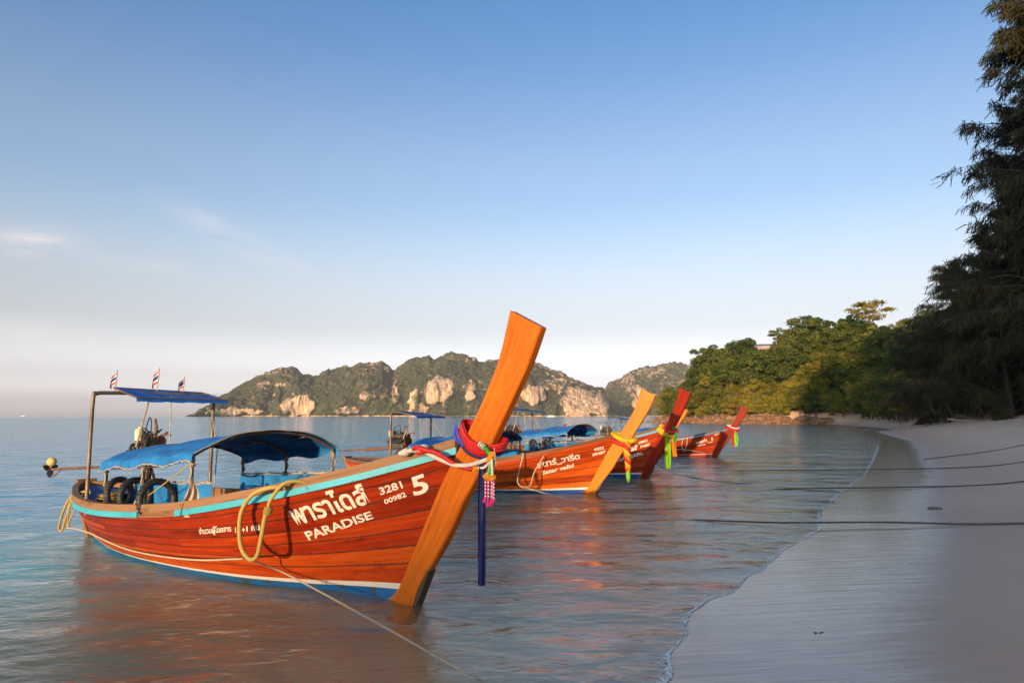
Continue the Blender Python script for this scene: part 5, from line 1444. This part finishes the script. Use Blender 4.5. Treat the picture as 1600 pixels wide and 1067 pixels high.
# flags on the shelter roof
m_flag, nt, b = mat('tricolour_flag')
uvn = N(nt, 'ShaderNodeUVMap'); sp_ = N(nt, 'ShaderNodeSeparateXYZ'); nt.links.new(uvn.outputs['UV'], sp_.inputs['Vector'])
fr_ = ramp(nt, [(0.0, (.60, .012, .03)), (0.17, (.78, .74, .72)), (0.34, (.02, .03, .20)), (0.67, (.78, .74, .72)), (0.84, (.60, .012, .03))], sp_.outputs['Y']); fr_.color_ramp.interpolation = 'CONSTANT'
nt.links.new(fr_.outputs['Color'], b.inputs['Base Color']); b.inputs['Roughness'].default_value = .7
def flag(boat, x, y, z, h, lean, lab, droop=.7):
    o = on_boat_root(boat, 'flag', lab, 'flag', 'small flags on the shelter roof')
    mb = MB(); mb.tube([(x, y, z - .04), (x + lean * .3, y, z + h)], .006, 6); mb.build('staff', M['pipe_pale'], o, True)
    nu_, nv_ = 10, 7; G = np.zeros((nu_, nv_, 3)); U_ = np.zeros((nu_, nv_, 2))
    for i, p in enumerate(np.linspace(0, 1, nu_)):
        for j, q in enumerate(np.linspace(0, 1, nv_)):
            G[i, j] = (x + lean * .3 * (.45 + .55 * q) - p * .15 * (1 - .45 * droop) + .012 * math.sin(p * 8 + q * 2), y + .05 * p * math.sin(p * 5 + 1), z + h * (.45 + .52 * q) - droop * p * .17); U_[i, j] = (p, q)
    mb = MB(); mb.quadmesh(G, uv=U_); mb.quadmesh(G + np.array([0, .003, 0]), uv=U_, flip=True); mb.build('flag_cloth', m_flag, o, True)
flag(boat1, -4.75, -.50, 2.06, .23, .06, 'small tricolour flag at the stern corner of the shelter roof')
flag(boat1, -4.78, .05, 2.05, .30, .10, 'tallest small flag in the middle of the shelter roof')
flag(boat1, -4.82, .44, 2.04, .22, .04, 'small tricolour flag at the far end of the shelter roof')
flag(boat5, -3.0, .2, 1.62, .26, .02, 'small flag on the canopy of the half-hidden boat')

# sash, ribbons and garland on the nearest prow
sash = on_boat_root(boat1, 'sash', 'red, white and blue cloth wound round the nearest prow', 'sash')
mb = MB(); ring = [(0.62, -.07, 1.575), (0.67, -.078, 1.48), (0.76, -.082, 1.415), (0.88, -.082, 1.385), (0.98, -.07, 1.40), (1.04, -.02, 1.42), (1.02, .05, 1.44), (0.92, .075, 1.46), (0.76, .075, 1.52), (0.64, .05, 1.59), (0.60, -.01, 1.605), (0.62, -.07, 1.575)]
ring2 = ring + [ring[1]]
strip([(p[0] + .02, p[1], p[2] + .02) for p in ring2], [.105] * 6, (.45, 0, .9), .010, 6, 15, 0, mb)
strip([(p[0] + .03, p[1] * 1.12, p[2] + .045) for p in ring2], [.05] * 6, (.45, 0, .9), .008, 3, 9, 1, mb)
mb.build('red_band', M['s_red'], sash, True)
mb = MB(); mb.tube(catmull([(p[0] - .008, p[1] * 1.04, p[2] - .038) for p in ring], 6), .013, 9); mb.build('navy_band', M['s_navy'], sash, True)
mb = strip([(0.585, -.074, 1.62), (0.595, -.086, 1.565), (0.63, -.09, 1.50), (0.69, -.092, 1.44)], [.03, .07, .06, .03], (.75, 0, .65), .008, 3, 9); mb.build('blue_fold', M['s_blue'], sash, True)
# crumpled white end on the rail, then the white and red twist down to the knot
mb = MB()
for q in range(7):
    t = q / 6; mb.sphere((.20 + .20 * t, -.335 + .06 * t, 1.375 + .06 * t), (.035, .05, .028 + .01 * math.sin(q * 2)), 8, 6)
sw = [(.36, -.34, 1.405), (.47, -.31, 1.395), (.58, -.25, 1.345), (.70, -.20, 1.29), (.84, -.155, 1.275), (.95, -.12, 1.31), (1.0, -.10, 1.36)]
P = catmull(sw, 8); tw = lambda s: [(p[0] + .018 * math.cos(i * .16 + s), p[1] - .012 * math.sin(i * .16 + s), p[2] + .024 * math.sin(i * .16 + s)) for i, p in enumerate(P)]
mb.tube(tw(2.2), .019, 8); mb.build('white_swag', M['s_white'], sash, True)
mb = MB(); mb.tube(tw(2.2 + math.pi), .020, 8); mb.tube(catmull([(.33, -.345, 1.42), (.40, -.36, 1.43), (.5, -.31, 1.40)], 6), [.006] + [.022] * 11 + [.018], 8); mb.build('red_swag', M['s_red'], sash, True)
mb = MB(); mb.tube(catmull([(.93, -.135, 1.45), (.98, -.14, 1.42), (1.02, -.135, 1.37)], 5), [.022] * 11, 9); mb.tube(catmull([(1.03, -.13, 1.36), (1.02, -.135, 1.27), (1.0, -.135, 1.20)], 5), [.012] + [.026] * 9 + [.018], 9); mb.build('green_band', M['s_green'], sash, True)
mb = MB()
for q in range(3): mb.torus((.905 + q * .02, -.135, 1.465 - q * .012), (1, 0, -.6), .020, .008, 10, 5)
mb.build('white_tie', M['s_white'], sash, True)
# the long dark blue cloth
mb = strip([(.93, -.135, 1.30), (.932, -.14, 1.05), (.934, -.14, .70), (.934, -.14, .315)], [.05, .066, .068, .060], (.816, .578, 0), .014, 3, 11)
on_boat(boat1, mb, 'hanging_ribbon', M['s_navy'], 'long dark blue cloth hanging straight down from the nearest prow', 'ribbon')
# flower garland
gar = on_boat_root(boat1, 'flower_garland', 'garland of marigolds and pink beads hanging from the nearest prow', 'garland')
g = np.random.default_rng(3)
def blossom(c, r, n=26):
    mb = MB()
    for q in range(n):
        d = g.normal(size=3); d /= np.linalg.norm(d); mb.sphere(tuple(np.array(c) + d * r * .62), (r * .42, r * .42, r * .42), 6, 4)
    return mb
for c, r in (((1.04, -.14, 1.375), .036), ((1.015, -.15, 1.345), .026), ((.865, -.14, 1.25), .034), ((.845, -.14, 1.285), .022), ((.985, -.145, 1.205), .034), ((1.045, -.145, 1.195), .032), ((1.015, -.15, 1.185), .026)):
    blossom(c, r).build('blossom', M['marigold'], gar, True)
def beads(p0, p1, n, r, sag=0.0):
    mb = MB()
    for q in range(n):
        t = q / (n - 1); mb.sphere((p0[0] + (p1[0] - p0[0]) * t, p0[1] + (p1[1] - p0[1]) * t, p0[2] + (p1[2] - p0[2]) * t - sag * math.sin(math.pi * t)), r, 7, 5)
    return mb
beads((.90, -.14, 1.27), (1.03, -.14, 1.35), 9, .011, .03).build('bead_string', M['bead_w'], gar, True)
beads((1.03, -.15, 1.34), (1.0, -.15, 1.20), 10, .011).build('bead_string', M['bead_w'], gar, True)
beads((1.04, -.15, 1.34), (1.05, -.15, 1.19), 10, .011).build('bead_string', M['bead_w'], gar, True)
for x, zt, zb in ((.975, 1.17, 1.02), (1.005, 1.17, .99), (1.04, 1.17, 1.0), (1.06, 1.16, 1.03)):
    beads((x, -.15, zt), (x - .003, -.15, zb), 11, .0105).build('bead_string', M['bead_p'], gar, True)
    mbw = MB()
    for q in range(5): mbw.sphere((x + .009, -.16, zt - .015 - q * .028), .0085, 6, 4)
    mbw.build('bead_string', M['bead_w'], gar, True)
    blossom((x - .003, -.15, zb - .018), .022, 14).build('tassel', M['bead_p'], gar, True)
mb = MB(); mb.torus((1.0, -.15, 1.165), (0, 0, 1), .03, .012, 12, 6); mb.torus((1.045, -.15, 1.15), (0, 0, 1), .028, .011, 12, 6); mb.build('bead_collar', M['s_red'], gar, True)
mb = MB(); mb.tube([(1.05, -.13, 1.44), (1.16, -.25, 1.30)], .003, 4); on_boat(boat1, mb, 'loose_thread', M['s_white'], 'loose white thread sticking out from the nearest prow knot', 'thread')

# ribbons on the other prows
def prow_band(o, m_, dz=0.0, r=.05, name='band'):
    mb = MB(); ring = [(0.52, -.08, 1.40), (0.66, -.10, 1.32), (0.84, -.10, 1.26), (0.94, -.04, 1.28), (0.94, .05, 1.30), (0.78, .10, 1.36), (0.56, .09, 1.43), (0.47, 0, 1.44), (0.52, -.08, 1.40)]
    mb.tube(catmull([(p[0] + dz * .5, p[1], p[2] + dz) for p in ring], 5), r, 9); mb.build(name, M[m_], o, True)
o = on_boat_root(boat2, 'prow_ribbon', 'yellow and red ribbon braided down from the yellow-orange prow', 'ribbon')
prow_band(o, 's_yellow', .06, .062); prow_band(o, 's_red', -.05, .05)
mb = MB(); P = catmull([(.86, -.14, 1.30), (.84, -.15, 1.05), (.86, -.15, .80), (.85, -.15, .62)], 10)
for s, m_ in ((0, 's_yellow'), (2.1, 's_red'), (4.2, 's_gold')):
    mb = MB(); mb.tube([(p[0] + .040 * math.cos(i * .5 + s), p[1] + .03 * math.sin(i * .5 + s), p[2]) for i, p in enumerate(P)], [.055 - .001 * i for i in range(len(P))], 8); mb.build('braid', M[m_], o, True)
mb = MB(); mb.tube(catmull([(.85, -.15, .64), (.86, -.15, .52), (.86, -.15, .34)], 5), [.02, .03, .04, .05, .05, .05, .05, .045, .04, .03, .012], 9); mb.build('green_end', M['s_lime'], o, True)
o = on_boat_root(boat3, 'prow_ribbon', 'yellow and green ribbons hanging from the red prow', 'ribbon')
prow_band(o, 's_red', .08, .06); prow_band(o, 's_yellow', -.04, .055)
strip([(.52, -.13, 1.50), (.66, -.15, 1.36), (.80, -.16, 1.22)], [.24, .20, .10], (.6, .3, .8), .03, 3).build('bow_fold', M['s_yellow'], o, True)
strip([(.80, -.16, 1.24), (.80, -.17, .95), (.79, -.17, .62), (.79, -.17, .33)], [.10, .17, .18, .13], (.85, .5, 0), .03, 4).build('ribbon_tail', M['s_lime'], o, True)
strip([(.78, -.19, 1.24), (.77, -.19, 1.0), (.76, -.19, .72)], [.08, .10, .06], (.85, .5, 0), .02, 3).build('ribbon_tail', M['s_yellow'], o, True)
strip([(.92, -.10, 1.22), (.95, -.11, .95), (.98, -.11, .66)], [.08, .13, .12], (.85, .5, 0), .03, 3).build('ribbon_tail', M['s_gold'], o, True)
strip([(.95, -.06, 1.5), (.99, -.07, 1.30), (1.0, -.08, 1.05)], [.10, .10, .06], (.85, .5, 0), .03, 3).build('ribbon_tail', M['s_green'], o, True)
o = on_boat_root(boat4, 'prow_ribbon', 'green and red ribbon hanging from the farthest low prow', 'ribbon')
prow_band(o, 's_red', .08, .06); prow_band(o, 's_white', .19, .035)
strip([(.90, -.12, 1.36), (.93, -.13, 1.0), (.93, -.13, .56)], [.09, .20, .12], (.85, .5, 0), .03, 3).build('ribbon_tail', M['s_lime'], o, True)
strip([(.84, -.10, 1.36), (.80, -.11, 1.0), (.80, -.11, .56)], [.08, .13, .09], (.85, .5, 0), .03, 3).build('ribbon_tail', M['s_red'], o, True)

# loops and lines of the other boats
mb = tube_mb([(-1.35, -.78, .98), (-1.22, -.92, 1.02), (-1.28, -.95, .70), (-1.36, -.90, .36), (-1.24, -.86, .22), (-1.08, -.86, .30), (-.98, -.88, .60), (-.80, -.80, .98)], .014, 6)
on_boat(boat2, mb, 'rope_loop', M['rope_p'], 'pale rope loop hung over the side of the orange-red boat', 'rope')
mb = tube_mb([(-1.22, -.86, .23), (-.6, -.95, .10), (.4, -1.3, .03), (1.3, -1.7, -.03)], .008, 5)
on_boat(boat2, mb, 'mooring_rope', M['rope_p'], 'thin pale rope slanting into the water beside the orange-red bow', 'rope', 'mooring ropes')
mb = tube_mb([(-1.15, -.84, .96), (-1.2, -.92, .60), (-1.12, -.90, .34), (-1.0, -.90, .62), (-.98, -.80, 1.0)], .018, 6); mb.tube(catmull([(-3.2, -.8, .25), (-2, -.9, .36), (-1.1, -.9, .40), (-.3, -.6, .22)], 6), .012, 5)
on_boat(boat4, mb, 'rope_loop', M['rope_p'], 'pale rope loop on the side of the farthest low boat', 'rope')
for k, x in enumerate((-3.4, -2.9)):
    o = on_boat_root(boat3, 'tyre', ['dark tyre at the rail of the dark red boat, towards the stern', 'dark tyre at the rail of the dark red boat, towards the bow'][k], 'tyre'); mb = MB(); mb.torus((x, -.93, .84), (.5, 1, .1), .20, .055, 22, 8); mb.build('tyre_body', M['rubber'], o, True)

# mooring ropes from the water to the beach
def world_rope(pts, r, lab, m_='rope_d'):
    mb = MB(); mb.tube(catmull(pts, 10), r, 6); tag(mb.build('mooring_rope', M[m_], None, True), lab, 'rope', 'mooring ropes')
def gz(x, y): return float(ground_z(np.array([float(x)]), np.array([float(y)]))[0][0])
world_rope([(2.2, 11.9, -.06), (3.1, 11.4, .01), (4.2, 10.9, .05), (5.6, 10.55, gz(5.6, 10.55) + .06), (7.0, 10.2, gz(7, 10.2) + .02), (8.4, 9.9, gz(8.4, 9.9) + .012), (11, 9.4, gz(11, 9.4) + .014)], .014, 'nearest dark rope lying across the beach')
world_rope([(5.6, 16.5, -.06), (6.6, 16.2, .02), (8.6, 15.9, .08), (11.0, 15.8, gz(11, 15.8) + .02), (13.5, 15.9, gz(13.5, 15.9) + .015), (17, 16.1, gz(17, 16.1) + .015)], .016, 'second dark rope across the beach beyond the nearest')
world_rope([(5.0, 22.2, -.05), (7.5, 21.5, .03), (10.6, 20.9, .10), (14.5, 21.0, gz(14.5, 21) + .03), (18, 21.6, gz(18, 21.6) + .02), (24, 22.6, gz(24, 22.6) + .02)], .016, 'third dark rope, reaching well out over the water')
world_rope([(15.5, 26.0, gz(15.5, 26) + .02), (19, 27.5, gz(19, 27.5) + .02), (22, 29.2, gz(22, 29.2) + .02), (28, 33, gz(28, 33) + .02)], .018, 'farthest dark rope lying high on the beach')
world_rope([(3.66 + .25, 19.0 - .2, .42), (4.3, 18.2, .20), (5.1, 17.7, .06), (6.0, 17.45, .0), (6.8, 17.3, -.05)], .016, 'dark rope sagging from the red prow into the water')

# small things on the sand
m_lump = noise_mat('wet_clod', (0.10, 0.075, 0.05), (0.22, 0.165, 0.11), 20, 0.8, bump=.4)
def clod(x, y, r, lab, cat, name, n=5):
    mb = MB(); gg = np.random.default_rng(int(x * 100))
    for q in range(n): mb.sphere((gg.normal() * r * .7, gg.normal() * r * .4, r * .12), (r * gg.uniform(.5, .9), r * gg.uniform(.4, .6), r * gg.uniform(.2, .4)), 8, 6)
    tag(mb.build(name, m_lump, None, True, (x, y, gz(x, y))), lab, cat)
clod(7.35, 12.2, .10, 'small brown clump of weed lying on the smooth sand', 'seaweed', 'seaweed_clump')
clod(2.35, 5.45, .018, 'tiny bits of shell on the wet sand near the wash', 'shell', 'shell_bits', 4)

# far craft
m_ship = noise_mat('white_hull', (0.62, 0.60, 0.58), (0.76, 0.75, 0.72), 1, 0.5)
def craft(u, y, L, lab, h=1.0):
    x = (u - 800) / 1067 * y
    o = empty('motor_boat', (x, y, 0), .15); tag(o, lab, 'boat')
    mb = MB(); G = np.array([[(s * L / 2 * (1 + .12 * (z > .5)), yy * L * .13 * (1 - max(0, s) ** 3 * .9), z * L * .09 * h + (.03 * L * max(0, s) if z > .5 else 0)) for (yy, z) in ((-1, 1), (-.8, 0), (.8, 0), (1, 1))] for s in np.linspace(-1, 1, 9)]); mb.quadmesh(G, close_v=True); mb.face(G[0]); mb.face(G[-1]); mb.build('hull', m_ship, o)
    mb = MB(); mb.box((-.05 * L, 0, L * .15 * h), (L * .45, L * .18, L * .12 * h)); mb.build('cabin', m_ship, o)
    mb = MB(); mb.box((-.05 * L, -L * .092, L * .165 * h), (L * .38, L * .01, L * .05 * h)); mb.build('window', bpy.data.materials['dark_glass'], o)
craft(861, 1500, 20, 'white motor boat far across the bay below the cliffs')
craft(1072, 1650, 24, 'white boat far off at the foot of the notch cliff')
craft(648, 1750, 16, 'tiny white boat far off below the bare cliff patch')
craft(40, 4200, 24, 'tiny boat on the open horizon')

# ------------------------------------------------------------------ morning haze over the bay
m_haze = bpy.data.materials.new('haze'); m_haze.use_nodes = True; nt = m_haze.node_tree; nt.nodes.clear()
ho_ = nt.nodes.new('ShaderNodeOutputMaterial'); hv = nt.nodes.new('ShaderNodeVolumePrincipled')
hv.inputs['Color'].default_value = (0.90, 0.90, 0.93, 1); hv.inputs['Density'].default_value = 0.00006; hv.inputs['Anisotropy'].default_value = 0.0
nt.links.new(hv.outputs['Volume'], ho_.inputs['Volume'])
mb = MB(); mb.box((0, 0, 143.0), (12400, 12400, 296.0))
hz = mb.build('haze', m_haze); tag(hz, 'thin morning haze over the whole bay', 'haze', kind='stuff')
